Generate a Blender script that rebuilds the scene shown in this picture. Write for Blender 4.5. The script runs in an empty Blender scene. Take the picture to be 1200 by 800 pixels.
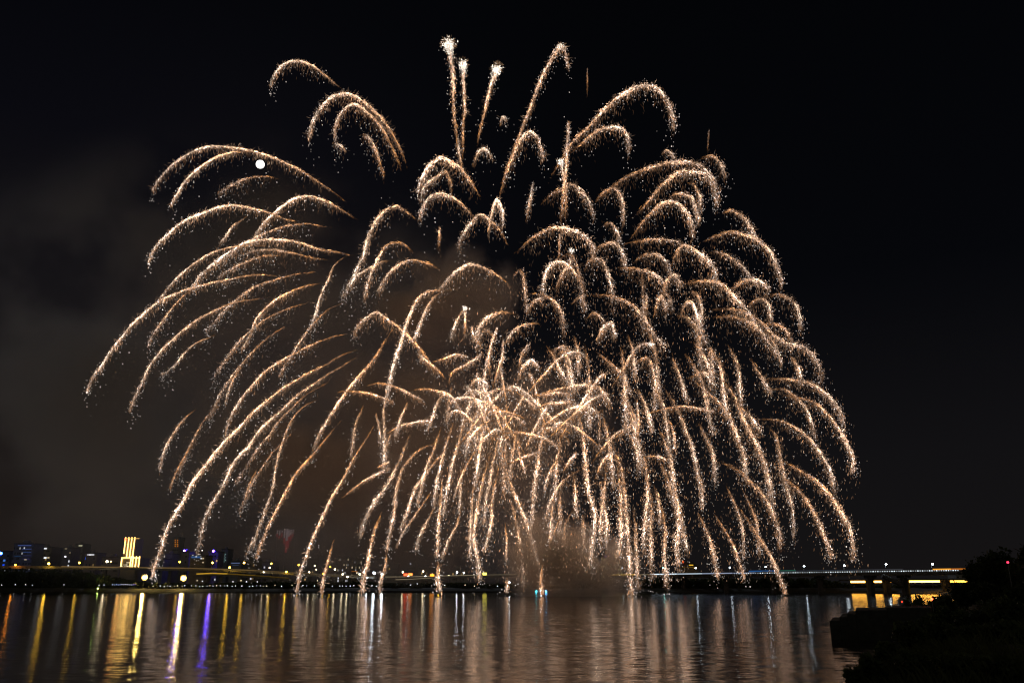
import bpy, math, random
import numpy as np
from mathutils import Vector
R = math.radians
rng = np.random.default_rng(7)
random.seed(7)
sc = bpy.context.scene
C = sc.collection

# ------------------------------------------------------------------ camera
CAM_H = 6.0
FPX = 966.0                       # focal length in photo pixels (1200 wide)
TILT = math.atan((685.0 - 400.0) / FPX)
cd = bpy.data.cameras.new('camera')
cam = bpy.data.objects.new('camera', cd); C.objects.link(cam)
cd.sensor_width = 36.0; cd.lens = FPX / 1200.0 * 36.0
cd.clip_start = 0.5; cd.clip_end = 60000
cam.location = (0, 0, CAM_H); cam.rotation_euler = (R(90) + TILT, 0, 0)
sc.camera = cam

# ------------------------------------------------------------------ sky (night)
w = bpy.data.worlds.new('World'); sc.world = w; w.use_nodes = True
nt = w.node_tree; N = nt.nodes; Lk = nt.links; N.clear()
MOON_AZ = math.atan2((305 - 600) / FPX, 1.0)
MOON_EL = R(28)
out = N.new('ShaderNodeOutputWorld')
sky = N.new('ShaderNodeTexSky'); sky.sky_type = 'NISHITA'; sky.sun_disc = False
sky.sun_elevation = MOON_EL; sky.sun_rotation = MOON_AZ
bg1 = N.new('ShaderNodeBackground'); Lk.new(sky.outputs[0], bg1.inputs[0]); bg1.inputs[1].default_value = 0.00005
tc = N.new('ShaderNodeTexCoord'); sep = N.new('ShaderNodeSeparateXYZ'); Lk.new(tc.outputs['Generated'], sep.inputs[0])
def ramp(stops):
    r = N.new('ShaderNodeValToRGB'); e = r.color_ramp.elements
    while len(e) > 1: e.remove(e[-1])
    e[0].position, e[0].color = stops[0][0], (*stops[0][1], 1)
    for p, c in stops[1:]:
        k = e.new(p); k.color = (*c, 1)
    return r
# town glow: strongest low over the city on the left, fading with height
rl = ramp([(0.0, (.0125, .0092, .0082)), (.12, (.0105, .0080, .0074)), (.30, (.0062, .0054, .0066)), (.46, (.0024, .0024, .0042)), (.60, (.0011, .0013, .0023)), (.72, (.0008, .0010, .0018)), (1, (.0008, .0010, .0018))])
rr = ramp([(0.0, (.0068, .0060, .0064)), (.14, (.0054, .0050, .0058)), (.34, (.0016, .0018, .0027)), (.62, (.0009, .0011, .0017)), (1, (.0008, .0010, .0016))])
Lk.new(sep.outputs[2], rl.inputs[0]); Lk.new(sep.outputs[2], rr.inputs[0])
mr = N.new('ShaderNodeMapRange'); mr.inputs[1].default_value = -0.38; mr.inputs[2].default_value = 0.18; mr.interpolation_type = 'SMOOTHERSTEP'
Lk.new(sep.outputs[0], mr.inputs[0])
mx = N.new('ShaderNodeMixRGB'); Lk.new(mr.outputs[0], mx.inputs[0]); Lk.new(rl.outputs[0], mx.inputs[1]); Lk.new(rr.outputs[0], mx.inputs[2])
# unseen town glow behind the camera, added to lift the dark near bank
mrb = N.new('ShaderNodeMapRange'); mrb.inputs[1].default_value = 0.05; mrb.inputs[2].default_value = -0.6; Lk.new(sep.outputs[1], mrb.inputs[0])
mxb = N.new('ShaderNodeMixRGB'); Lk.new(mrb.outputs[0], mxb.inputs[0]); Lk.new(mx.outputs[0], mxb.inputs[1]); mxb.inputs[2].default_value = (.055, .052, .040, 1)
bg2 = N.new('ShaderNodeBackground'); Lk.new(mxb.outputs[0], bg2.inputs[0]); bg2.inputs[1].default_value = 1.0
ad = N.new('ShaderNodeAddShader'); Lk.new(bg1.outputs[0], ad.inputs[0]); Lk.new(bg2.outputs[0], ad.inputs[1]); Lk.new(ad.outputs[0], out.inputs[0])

# moonlight
ml = bpy.data.lights.new('moonlight', 'SUN'); ml.energy = 0.30; ml.angle = R(0.5); ml.color = (.80, .88, 1)
mo = bpy.data.objects.new('moonlight', ml); C.objects.link(mo)

# ------------------------------------------------------------------ render settings
sc.render.engine = 'CYCLES'
sc.view_settings.view_transform = 'Standard'; sc.view_settings.look = 'None'
sc.view_settings.exposure = 0; sc.view_settings.gamma = 1; sc.view_settings.use_curve_mapping = False
cy = sc.cycles
cy.max_bounces = 4; cy.diffuse_bounces = 1; cy.glossy_bounces = 2; cy.transmission_bounces = 1; cy.volume_bounces = 1; cy.transparent_max_bounces = 8
cy.use_denoising = True
cy.filter_width = 1.25
cy.sample_clamp_indirect = 6.0
cy.volume_max_steps = 64
cy.caustics_reflective = False; cy.caustics_refractive = False
cy.use_adaptive_sampling = False

# ------------------------------------------------------------------ pixel -> place
ct, st = math.cos(TILT), math.sin(TILT)
def at(px, py, Y):
    """points on the vertical plane at ground distance Y seen at photo pixel (px, py); arrays welcome"""
    dx = (np.asarray(px, float) - 600) / FPX; dy = (400 - np.asarray(py, float)) / FPX
    vy = ct - dy * st; vz = st + dy * ct
    s = np.asarray(Y, float) / vy
    return np.stack([dx * s, vy * s, CAM_H + vz * s], -1)
def on_water(px, py):
    dx = (px - 600) / FPX; dy = (400 - py) / FPX
    s = -CAM_H / (st + dy * ct)
    return Vector((dx * s, (ct - dy * st) * s, 0))
def V(px, py, Y): return Vector(at(px, py, Y).tolist())
mdir = at(305, 192.5, 1000.0) - np.array([0, 0, CAM_H]); mdir /= np.linalg.norm(mdir)
mo.rotation_euler = Vector((-mdir).tolist()).to_track_quat('-Z', 'Y').to_euler()
sky.sun_elevation = math.asin(mdir[2]); sky.sun_rotation = math.atan2(mdir[0], mdir[1])

# ------------------------------------------------------------------ materials
def mat(name, col, rough=.8, metal=0.0, noise=0.0, nscale=1.0, col2=None):
    m = bpy.data.materials.new(name); m.use_nodes = True
    b = m.node_tree.nodes['Principled BSDF']
    b.inputs['Base Color'].default_value = (*col, 1); b.inputs['Roughness'].default_value = rough; b.inputs['Metallic'].default_value = metal
    if noise:
        t = m.node_tree.nodes.new('ShaderNodeTexNoise'); t.inputs['Scale'].default_value = nscale; t.inputs['Detail'].default_value = 4
        o = m.node_tree.nodes.new('ShaderNodeTexCoord'); m.node_tree.links.new(o.outputs['Object'], t.inputs['Vector'])
        r = m.node_tree.nodes.new('ShaderNodeValToRGB')
        c2 = col2 or tuple(min(1, c * (1 + noise)) for c in col)
        r.color_ramp.elements[0].color = (*[c * (1 - noise) for c in col], 1); r.color_ramp.elements[1].color = (*c2, 1)
        r.color_ramp.elements[0].position = .3; r.color_ramp.elements[1].position = .7
        m.node_tree.links.new(t.outputs[0], r.inputs[0]); m.node_tree.links.new(r.outputs[0], b.inputs['Base Color'])
    return m
def emit(name, col, s, sampling='AUTO'):
    m = bpy.data.materials.new(name); m.use_nodes = True; n = m.node_tree.nodes; n.clear()
    e = n.new('ShaderNodeEmission'); e.inputs[0].default_value = (*col, 1); e.inputs[1].default_value = s
    o = n.new('ShaderNodeOutputMaterial'); m.node_tree.links.new(e.outputs[0], o.inputs[0])
    m.cycles.emission_sampling = sampling
    return m
def spark_mat(name, s, sampling):
    m = bpy.data.materials.new(name); m.use_nodes = True; n = m.node_tree.nodes; n.clear()
    a = n.new('ShaderNodeAttribute'); a.attribute_name = 'spark_colour'
    e = n.new('ShaderNodeEmission'); e.inputs[1].default_value = s
    o = n.new('ShaderNodeOutputMaterial'); m.node_tree.links.new(a.outputs['Color'], e.inputs[0]); m.node_tree.links.new(e.outputs[0], o.inputs[0])
    m.cycles.emission_sampling = sampling
    return m
M = dict(
    concrete=mat('concrete', (.28, .27, .25), .85, 0, .25, .6),
    dark_concrete=mat('dark_concrete', (.06, .06, .058), .9, 0, .35, .8),
    stone=mat('stone', (.04, .038, .036), .9, 0, .4, 1.5),
    steel=mat('steel', (.22, .23, .24), .5, .7),
    hull=mat('hull_paint', (.05, .05, .055), .6, 0, .3, 1.0),
    wall_grey=mat('wall_grey', (.30, .29, .27), .85, 0, .15, .2),
    wall_tan=mat('wall_tan', (.34, .29, .23), .85, 0, .15, .2),
    wall_blue=mat('wall_blue', (.22, .25, .32), .7, 0, .15, .2),
    roof=mat('roof_felt', (.12, .12, .12), .9, 0, .2, .3),
    glass=mat('window_glass', (.03, .035, .04), .12),
    soil=mat('soil', (.032, .030, .022), .95, 0, .4, .5),
    ground=mat('ground', (.07, .068, .055), .95, 0, .3, .05),
    asphalt=mat('asphalt', (.05, .05, .05), .9, 0, .2, .5),
    bark=mat('bark', (.07, .05, .035), .95, 0, .4, 4),
    leaf=mat('leaf', (.075, .095, .035), .7, 0, .5, .6),
    leaf_dark=mat('leaf_dark', (.045, .058, .024), .75, 0, .5, .6),
    glare_dish=mat('amber_glare', (.020, .0105, .0004), .6),
    grass=mat('grass_blade', (.06, .072, .028), .8, 0, .5, .8),
)
for k_ in ('leaf', 'leaf_dark', 'grass'):
    m_ = M[k_]; nn = m_.node_tree.nodes; ll = m_.node_tree.links; pb = nn['Principled BSDF']
    tl_ = nn.new('ShaderNodeBsdfTranslucent'); ms_ = nn.new('ShaderNodeMixShader'); ms_.inputs[0].default_value = .4
    ll.new(pb.inputs['Base Color'].links[0].from_socket, tl_.inputs[0]); ll.new(pb.outputs[0], ms_.inputs[1]); ll.new(tl_.outputs[0], ms_.inputs[2])
    ll.new(ms_.outputs[0], nn['Material Output'].inputs['Surface'])
WARM = (1, .62, .22); YEL = (1, .56, .045); WHITE = (.92, .95, 1); AMBER = (1, .30, .02); BLUE = (.015, .09, 1); VIOLET = (.10, .04, 1); CYAN = (.05, .75, .9); RED = (1, .06, .04); PALE = (1, .80, .48); GREEN = (.35, 1, .12)
_em = {}
def E(col, s, sampling='AUTO'):
    k = (col, s, sampling)
    if k not in _em: _em[k] = emit('glow', col, s, sampling)
    return _em[k]

# ------------------------------------------------------------------ mesh helpers
class MB:
    def __init__(self): self.v = []; self.f = []
    def add(self, vs, fs):
        o = len(self.v); self.v += [tuple(p) for p in vs]; self.f += [tuple(i + o for i in q) for q in fs]; return self
    def box(self, x0, x1, y0, y1, z0, z1):
        return self.add([(x0, y0, z0), (x1, y0, z0), (x1, y1, z0), (x0, y1, z0), (x0, y0, z1), (x1, y0, z1), (x1, y1, z1), (x0, y1, z1)],
                        [(0, 3, 2, 1), (4, 5, 6, 7), (0, 1, 5, 4), (1, 2, 6, 5), (2, 3, 7, 6), (3, 0, 4, 7)])
    def bar(self, a, b, wd, ht):
        """box section running from a to b: width wd across, height ht"""
        a, b = Vector(a), Vector(b); d = (b - a).normalized()
        s = d.cross(Vector((0, 0, 1)))
        s = s.normalized() if s.length > 1e-4 else Vector((1, 0, 0))
        u = s.cross(d).normalized(); s = s * wd / 2; u = u * ht / 2
        vs = [a - s - u, a + s - u, a + s + u, a - s + u, b - s - u, b + s - u, b + s + u, b - s + u]
        return self.add(vs, [(0, 1, 2, 3), (7, 6, 5, 4), (0, 4, 5, 1), (1, 5, 6, 2), (2, 6, 7, 3), (3, 7, 4, 0)])
    def tube(self, pts, rad, n=6):
        pts = [Vector(p) for p in pts]; o = len(self.v); k = len(pts)
        for i, p in enumerate(pts):
            d = (pts[min(i + 1, k - 1)] - pts[max(i - 1, 0)]).normalized()
            s = d.cross(Vector((0.31, .95, 0))); s = s.normalized() if s.length > 1e-4 else Vector((1, 0, 0)); u = d.cross(s)
            r = rad[i] if isinstance(rad, (list, tuple)) else rad
            for j in range(n):
                a = 2 * math.pi * j / n; self.v.append(tuple(p + s * (r * math.cos(a)) + u * (r * math.sin(a))))
        for i in range(k - 1):
            for j in range(n):
                self.f.append((o + i * n + j, o + i * n + (j + 1) % n, o + (i + 1) * n + (j + 1) % n, o + (i + 1) * n + j))
        self.f.append(tuple(o + j for j in reversed(range(n)))); self.f.append(tuple(o + (k - 1) * n + j for j in range(n)))
        return self
    def ball(self, c, r, nu=8, nv=5, sz=1.0):
        o = len(self.v); c = Vector(c)
        self.v.append((c.x, c.y, c.z + r * sz))
        for i in range(1, nv):
            t = math.pi * i / nv
            for j in range(nu):
                a = 2 * math.pi * j / nu
                self.v.append((c.x + r * math.sin(t) * math.cos(a), c.y + r * math.sin(t) * math.sin(a), c.z + r * sz * math.cos(t)))
        self.v.append((c.x, c.y, c.z - r * sz)); last = len(self.v) - 1
        for j in range(nu): self.f.append((o, o + 1 + j, o + 1 + (j + 1) % nu))
        for i in range(nv - 2):
            for j in range(nu):
                a = o + 1 + i * nu + j; b = o + 1 + i * nu + (j + 1) % nu
                self.f.append((a, a + nu, b + nu, b))
        q = o + 1 + (nv - 2) * nu
        for j in range(nu): self.f.append((last, q + (j + 1) % nu, q + j))
        return self
    def build(self, name, m, parent=None, loc=None, smooth=False):
        me = bpy.data.meshes.new(name)
        off = Vector(loc) if loc is not None else (Vector(parent['base']) if parent is not None and 'base' in parent else Vector((0, 0, 0)))
        me.from_pydata([(x - off.x, y - off.y, z - off.z) for x, y, z in self.v], [], self.f)
        me.materials.append(m)
        if smooth: me.polygons.foreach_set('use_smooth', [True] * len(me.polygons))
        o = bpy.data.objects.new(name, me); C.objects.link(o)
        if parent is not None: o.parent = parent
        elif loc is not None: o.location = loc
        if parent is not None and 'base' in parent: o['base'] = list(off)
        return o
_all = []
def thing(name, label, cat, loc, group=None):
    o = bpy.data.objects.new(name, None); C.objects.link(o); o.location = loc; o['base'] = list(loc)
    o.empty_display_size = .5
    return tag(o, label, cat, group)
def tag(o, label, cat, group=None, kind=None):
    if label: o['label'] = label
    if cat: o['category'] = cat
    if group: o['group'] = group
    if kind: o['kind'] = kind
    _all.append(o)
    return o
def structure(o): o['kind'] = 'structure'; return o
ORD = ['leftmost', 'second from left', 'third from left', 'fourth from left', 'fifth from left', 'sixth from left', 'seventh from left', 'eighth from left', 'ninth from left', 'tenth from left', 'eleventh from left', 'twelfth from left', 'thirteenth from left', 'fourteenth from left', 'fifteenth from left', 'sixteenth from left', 'seventeenth from left', 'eighteenth from left', 'nineteenth from left', 'twentieth from left']
def ordinals(items):
    """items: (object, phrase, x): equal phrases get their place from the left"""
    d = {}
    for o, p, x in items: d.setdefault(p, []).append((x, o))
    for p, l in d.items():
        l.sort(key=lambda t: t[0])
        for i, (x, o) in enumerate(l):
            if len(l) == 1: o['label'] = p
            else:
                k = len(l)
                o['label'] = p + ', ' + (ORD[i] if i < (k + 1) // 2 or i != k - 1 else 'rightmost')

# ================================================================== SETTING
FAR = 726.0
# river bed and land out to the horizon
MB().add([(-30000, -3000, -4), (30000, -3000, -4), (30000, 50000, -4), (-30000, 50000, -4)], [(0, 1, 2, 3)]).build('ground', M['ground'])
structure(bpy.data.objects['ground'])
# water
def water_mat():
    m = bpy.data.materials.new('river_water'); m.use_nodes = True; n = m.node_tree.nodes; l = m.node_tree.links; n.clear()
    o = n.new('ShaderNodeOutputMaterial'); mx = n.new('ShaderNodeMixShader'); l.new(mx.outputs[0], o.inputs[0])
    df = n.new('ShaderNodeBsdfDiffuse'); df.inputs[0].default_value = (.008, .009, .008, 1)
    gl = n.new('ShaderNodeBsdfAnisotropic'); gl.distribution = 'BECKMANN'; gl.inputs['Roughness'].default_value = .145; gl.inputs['Color'].default_value = (.92, .92, .92, 1)
    fr = n.new('ShaderNodeFresnel'); fr.inputs[0].default_value = 1.333
    l.new(fr.outputs[0], mx.inputs[0]); l.new(df.outputs[0], mx.inputs[1]); l.new(gl.outputs[0], mx.inputs[2])
    tc = n.new('ShaderNodeTexCoord')
    def slopes(sx, sy, detail, amp):
        mp = n.new('ShaderNodeMapping'); mp.inputs['Scale'].default_value = (sx, sy, 1); l.new(tc.outputs['Object'], mp.inputs[0])
        t = n.new('ShaderNodeTexNoise'); t.inputs['Scale'].default_value = 1.0; t.inputs['Detail'].default_value = detail; t.inputs['Roughness'].default_value = .65; l.new(mp.outputs[0], t.inputs[0])
        sb = n.new('ShaderNodeVectorMath'); sb.operation = 'SUBTRACT'; l.new(t.outputs['Color'], sb.inputs[0]); sb.inputs[1].default_value = (.5, .5, .5)
        ml_ = n.new('ShaderNodeVectorMath'); ml_.operation = 'MULTIPLY'; l.new(sb.outputs[0], ml_.inputs[0]); ml_.inputs[1].default_value = (amp * .6, amp, 0)
        return ml_
    w1_ = slopes(.06, .14, 1, .035); w2_ = slopes(.55, 1.3, 3, .25)
    ad = n.new('ShaderNodeVectorMath'); l.new(w1_.outputs[0], ad.inputs[0]); l.new(w2_.outputs[0], ad.inputs[1])
    ad2 = n.new('ShaderNodeVectorMath'); l.new(ad.outputs[0], ad2.inputs[0]); ad2.inputs[1].default_value = (0, 0, 1)
    nm = n.new('ShaderNodeVectorMath'); nm.operation = 'NORMALIZE'; l.new(ad2.outputs[0], nm.inputs[0])
    l.new(nm.outputs[0], gl.inputs['Normal']); l.new(nm.outputs[0], fr.inputs['Normal'])
    return m
structure(MB().add([(-2500, -400, 0), (2500, -400, 0), (2500, FAR + 6, 0), (-2500, FAR + 6, 0)], [(0, 1, 2, 3)]).build('river_water', water_mat()))
# far bank: sloped revetment, then flat land
fb = MB(); xs = np.linspace(-2500, 2500, 101)
prof = [(FAR, -1.0), (FAR + 3, .9), (FAR + 9, 2.6), (FAR + 22, 3.4), (FAR + 60, 4.2), (FAR + 800, 5.0), (6000, 8.0)]
for x in xs:
    wob = 2.2 * math.sin(x * .021) + 1.3 * math.sin(x * .067 + 1)
    for (y, z) in prof: fb.v.append((x, y + (wob if y < FAR + 30 else 0), z + (.25 * math.sin(x * .11 + y) if z > 0 else 0)))
k = len(prof)
for i in range(100):
    for j in range(k - 1): fb.f.append((i * k + j, (i + 1) * k + j, (i + 1) * k + j + 1, i * k + j + 1))
structure(fb.build('far_bank', M['soil']))

# near bank on the right
def shore_x(Y):
    t = [(-60, 6), (0, 10), (30, 13), (50, 18.5), (62, 26), (75, 35), (95, 46), (140, 67), (250, 124), (400, 211), (560, 296), (760, 330)]
    for (a, xa), (b, xb) in zip(t, t[1:]):
        if Y <= b: return xa + (xb - xa) * max(0, (Y - a)) / (b - a)
    return t[-1][1]
def bank_z(X, Y):
    d = X - shore_x(Y) - .8 * math.sin(Y * .3) - .5 * math.sin(Y * .83)
    if d < 0: return max(-1.5, d * .5)
    top = 3.2 if Y > 60 else 3.6
    return top * (1 - math.exp(-d / 9)) + .25 * math.sin(X * .7) * math.sin(Y * .5) * min(1, d / 5)
nb = MB()
ys = list(np.linspace(-60, 120, 121)) + list(np.linspace(124, 760, 80)); ds = [-4, -2, -1, 0, 1, 2, 3.5, 5, 7, 9, 12, 16, 22, 30, 40, 55, 80, 120, 200, 400, 900]
for y in ys:
    for d in ds:
        X = shore_x(y) + d; nb.v.append((X, y, bank_z(X, y)))
k = len(ds)
for i in range(len(ys) - 1):
    for j in range(k - 1): nb.f.append((i * k + j, i * k + j + 1, (i + 1) * k + j + 1, (i + 1) * k + j))
structure(nb.build('near_bank', M['soil'], smooth=True))

# moon: real angular size, far beyond the city
MD = 40000.0
mc = Vector((mdir * MD).tolist())
def moon_mat():
    m = emit('moon_face', (1, .95, .88), 3.0, 'NONE'); n = m.node_tree.nodes; l = m.node_tree.links
    tc = n.new('ShaderNodeTexCoord'); t = n.new('ShaderNodeTexNoise'); t.inputs['Scale'].default_value = 2.2; l.new(tc.outputs['Generated'], t.inputs[0])
    r = n.new('ShaderNodeValToRGB'); r.color_ramp.elements[0].position = .35; r.color_ramp.elements[0].color = (.55, .52, .5, 1); r.color_ramp.elements[1].position = .6; r.color_ramp.elements[1].color = (1, .96, .9, 1)
    l.new(t.outputs[0], r.inputs[0]); e = [x for x in n if x.type == 'EMISSION'][0]; l.new(r.outputs[0], e.inputs[0]); return m
tag(MB().ball(mc, MD * 4.6 / FPX, 32, 20).build('moon', moon_mat(), loc=mc, smooth=True), 'full white moon in the dark sky under an arching firework trail', 'moon')

# ================================================================== CITY ON THE FAR BANK
city = []
def building(px0, px1, pyt, Y, wall, label, cat='building', wins=(), nx=0, nz=0, lit=.2, cols=(WARM, WHITE), depth=22, es=.5, cap=True, cold=None):
    a, b = V(px0, pyt, Y), V(px1, pyt, Y)
    x0, x1, zt = a.x, b.x, a.z; zb = 3.5
    t = thing('city_building', label, cat, ((x0 + x1) / 2, Y + depth / 2, zb))
    MB().box(x0, x1, Y, Y + depth, zb, zt).build('wall', M[wall], t)
    if cap:
        MB().box(x0 - .6, x1 + .6, Y - .6, Y + depth + .6, zt, zt + 1.0).build('roof', M['roof'], t)
        ww = (x1 - x0)
        MB().box(x0 + ww * .3, x0 + ww * .55, Y + 5, Y + 11, zt + 1.002, zt + 4.0).build('roof_cabin', M[wall], t)
    if nx:
        n = 0; cw = (x1 - x0) / nx; ch = (zt - 8 - zb) / nz
        for i in range(nx):
            for j in range(nz):
                l = random.random() < lit * .6
                if not l and (n > 60 or random.random() < .5): continue
                if n > 90: continue
                n += 1
                X = x0 + cw * (i + .5); Z = zb + 6 + ch * (j + .5)
                hw = min(cw * .34, 1.5); hh = min(ch * .33, 1.1)
                m = E(random.choice(cols), round(es * random.choice([.35, .7, 1, 1.6]), 2), 'NONE') if l else M['glass']
                MB().box(X - hw, X + hw, Y - .15, Y + .2, Z - hh, Z + hh).build('window', m, t)
    for (wx0, wx1, wy0, wy1, col, s) in wins:
        p, q = V(wx0, wy0, Y - .3), V(wx1, wy1, Y - .3)
        MB().box(p.x, q.x, Y - .3, Y + .2, min(p.z, q.z), max(p.z, q.z)).build('lit_window', E(col, s * .4), t)
    return t
B = building
B(-30, 12, 646, 1000, 'wall_blue', 'dark low block at the left edge beside the bright blue lamp', nx=12, nz=6, lit=.3, cols=(BLUE, (.1, .3, 1), WHITE))
B(17, 40, 637, 980, 'wall_blue', 'blue-lit office slab with glowing floor bands on the left bank',
  wins=[(21, 36.5, 638.2, 639.2, (.2, .32, 1), .45), (26, 36.5, 642.6, 643.4, (.2, .32, 1), .4), (27, 36, 646.4, 647.2, (.15, .3, 1), .36), (27, 35.5, 650.2, 651, (.3, .3, 1), .16), (26.5, 35, 654, 655, (.3, .25, 1), .16), (17, 24, 651, 651.8, (.1, .4, 1), .16), (28.5, 31, 654.8, 655.8, PALE, 1.2)], nx=14, nz=7, lit=.07, cols=(WHITE, PALE))
B(42, 61, 641, 1050, 'wall_tan', 'grey flat block with scattered white windows behind a yellow lamp', wins=[(51.8, 54.6, 641.6, 643, WHITE, 3.0), (51.5, 54.2, 652.4, 654, WHITE, 3.4), (55.5, 57.6, 652.5, 653.6, PALE, 2.0), (47, 49, 649, 650, PALE, 1.0)], nx=9, nz=8, lit=.1)
B(63, 72, 645, 1080, 'wall_grey', 'narrow dark tower right of the grey flat block', nx=4, nz=8, lit=.04)
B(74, 84, 642, 1020, 'wall_grey', 'dark stepped tower with one bright white window', wins=[(75.6, 77.4, 651, 652.6, WHITE, 5.0), (75.8, 78.5, 642.2, 642.9, PALE, .8), (81.4, 82.4, 646.5, 648, PALE, .5)], nx=5, nz=7, lit=.06)
B(88, 98, 637.5, 1200, 'wall_grey', 'tall dim tower with a pale crown light', wins=[(92.3, 96.3, 638.4, 639.6, (1, .95, .6), 1.3)], nx=5, nz=7, lit=.05)
B(100, 114, 648, 990, 'wall_tan', 'low hotel block with a bright white rooftop sign strip', wins=[(102.2, 104.0, 649, 650.2, WHITE, 1.8), (104.4, 107.2, 649, 650.2, WHITE, 3.2), (107.8, 110.2, 649, 650.2, WHITE, 2.2)], nx=7, nz=4, lit=.08)
B(120, 141, 653, 950, 'wall_grey', 'low dark block left of the gold striped tower', nx=10, nz=3, lit=.08)
B(172, 192, 655, 980, 'wall_blue', 'low dark block right of the gold striped tower', nx=10, nz=3, lit=.12, cols=(WHITE, PALE))
B(194, 202, 649, 1050, 'wall_grey', 'small dark tower behind a falling trail', nx=4, nz=4, lit=.1)
t_or = B(203.5, 210.5, 630, 1300, 'wall_grey', 'slim dark tower with two columns of orange lights', wins=[(x, x + .8, y, y + 1.3, AMBER, 1.6) for x in (204.9, 207.6) for y in (632, 634.4, 636.8, 639)], nx=3, nz=6, lit=.05)
B(213, 222, 646.4, 1000, 'wall_grey', 'dark block carrying a violet beacon, beside the slim orange-lit tower', nx=4, nz=5, lit=.05)
B(223, 241, 651, 960, 'wall_tan', 'office block with banded floors and a blue roof sign', wins=[(224.2, 234.5, 651.4, 653.4, (.15, .4, 1), .55), (229, 230.6, 651.3, 652.3, WHITE, 3.0), (235, 236.4, 653.3, 654.6, WHITE, 2.2), (237.4, 238.6, 653.3, 654.6, PALE, 1.8), (237, 238.6, 658, 659.2, PALE, 1.4)] + [(216.5 + 7, 236, y, y + .5, WARM, .06) for y in (656.5, 658.5, 660.5, 662.5)], nx=0)
B(245, 256, 646.6, 1030, 'wall_grey', 'dark block carrying a violet beacon, right of the blue roof sign', nx=5, nz=6, lit=.1)
B(260, 267.5, 643.5, 1150, 'wall_blue', 'slim tower with a faint teal stripe of windows', wins=[(262 + (i % 2) * 1.6, 263 + (i % 2) * 1.6, 647 + i * 1.7, 648 + i * 1.7, (.6, 1, .95), .45 + .3 * (i % 3)) for i in range(7)], nx=0)
B(270, 283, 658, 950, 'wall_blue', 'low hall with a pale blue lit roof edge', wins=[(271, 281, 659, 659.8, (.35, .5, 1), .6), (272.5, 280, 661.5, 662, (.35, .5, 1), .25)], nx=0)
B(286, 301, 656, 1000, 'wall_tan', 'tan block behind the street lamp by the bridge ramp', nx=7, nz=3, lit=.25)
B(305, 322, 659, 1040, 'wall_grey', 'low dark block left of the tower of red light strips', nx=8, nz=3, lit=.12)
# tower with red and white hanging strips
gz = V(334, 619.5, 1250).z
t = thing('light_tower', 'slender dark mast frame hung with faint red and white light strips', 'tower', (V(334, 640, 1250).x, 1252, 3.5))
for x in (323.6, 333.9, 344.2):
    xx = V(x, 640, 1252).x; MB().box(xx - .35, xx + .35, 1251.6, 1252.3, 3.5, gz).build('post', M['steel'], t)
for yy in (619.6, 648.5):
    p, q = V(323.2, yy, 1252), V(344.6, yy, 1252); MB().box(p.x, q.x, 1250.4, 1251.55, p.z - .3, p.z + .3).build('beam', M['steel'], t)
for i, (x, y0, y1) in enumerate([(324.6, 621, 629), (327.4, 621, 631), (330.2, 621, 629.5), (333, 619, 637), (335.6, 619.5, 647), (338.2, 621, 642), (340.8, 620, 633), (343.2, 620, 629)]):
    p, q = V(x, y0, 1249.5), V(x + .38, y1, 1249.5); top = (y0 + min(y1, y0 + 5))
    zc = p.z + (q.z - p.z) * random.choice([.35, .5, .6])
    g = MB().box(p.x, q.x, 1249.2, 1250.1, q.z, zc).build('glow_strip', E((.9, .10, .12), .17), t)
    MB().box(p.x, q.x, 1249.2, 1250.1, zc, p.z).build('white_tip', E((.95, .70, .72), .15), g)
B(352, 362, 655, 1100, 'wall_grey', 'small dark block between two falling trails on the left', nx=5, nz=4, lit=.2)
B(366, 373, 651, 1200, 'wall_grey', 'slim dark tower just left of the short orange trail', nx=3, nz=6, lit=.1)
B(374.5, 379, 652, 1200, 'wall_blue', 'slim bluish tower just left of the short orange trail', nx=2, nz=6, lit=.1)
B(394, 409, 652, 1100, 'wall_grey', 'wide apartment tower sprinkled with small white windows', nx=10, nz=9, lit=.42, cols=(PALE, WHITE), es=.7)
B(411, 424, 655, 1130, 'wall_tan', 'apartment tower sprinkled with small windows, right of the wider one', nx=9, nz=8, lit=.42, cols=(PALE, WHITE), es=.7, wins=[(408 + 3.5, 419, 668.6, 669.4, AMBER, .9)])
B(452, 466, 661, 1000, 'wall_grey', 'low dark block left of the red roadside signs', nx=8, nz=3, lit=.15)
B(480, 487, 656, 1200, 'wall_grey', 'dark tower above the red roadside signs', nx=3, nz=5, lit=.12)
B(490, 512, 666, 950, 'wall_tan', 'low block above the white lamps in mid bank', nx=12, nz=2, lit=.3)
B(528, 548, 667, 950, 'wall_grey', 'low block right of the central falling trail', nx=10, nz=2, lit=.3)
B(704, 729, 651.5, 1000, 'wall_grey', 'broad tower with violet crown lights and dim yellow window rows', 'tower',
  wins=[(708.5, 711, 650.6, 651.9, VIOLET, 1.6), (712.5, 715.5, 650.2, 651.4, VIOLET, 2.6), (716.5, 719, 650.4, 651.2, WHITE, 1.8), (719.6, 722.6, 650.4, 652.4, (.75, .8, .1), 1.0), (724, 727.5, 650.8, 652, VIOLET, 2.0), (704.8, 711.5, 655, 655.7, (.9, .8, .25), .7), (709, 713, 665, 666.5, WHITE, .9), (719, 723, 665, 665.8, PALE, .9)], nx=13, nz=7, lit=.3, cols=((.8, .75, .3), PALE), es=.6)
t = B(798, 818, 663.5, 900, 'wall_tan', 'temple-like hall with gold lit eaves and a red lamp', 'hall', wins=[(799.5, 802.4, 662.9, 664, YEL, 2.2), (803.5, 807, 663, 664, YEL, 1.6), (807.5, 812.5, 661.2, 664, YEL, 2.6), (813, 816.5, 664.6, 665.4, YEL, 1.4), (799.6, 801.4, 656.6, 659.2, (1, .12, .02), 2.0)], nx=0, cap=False)
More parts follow.
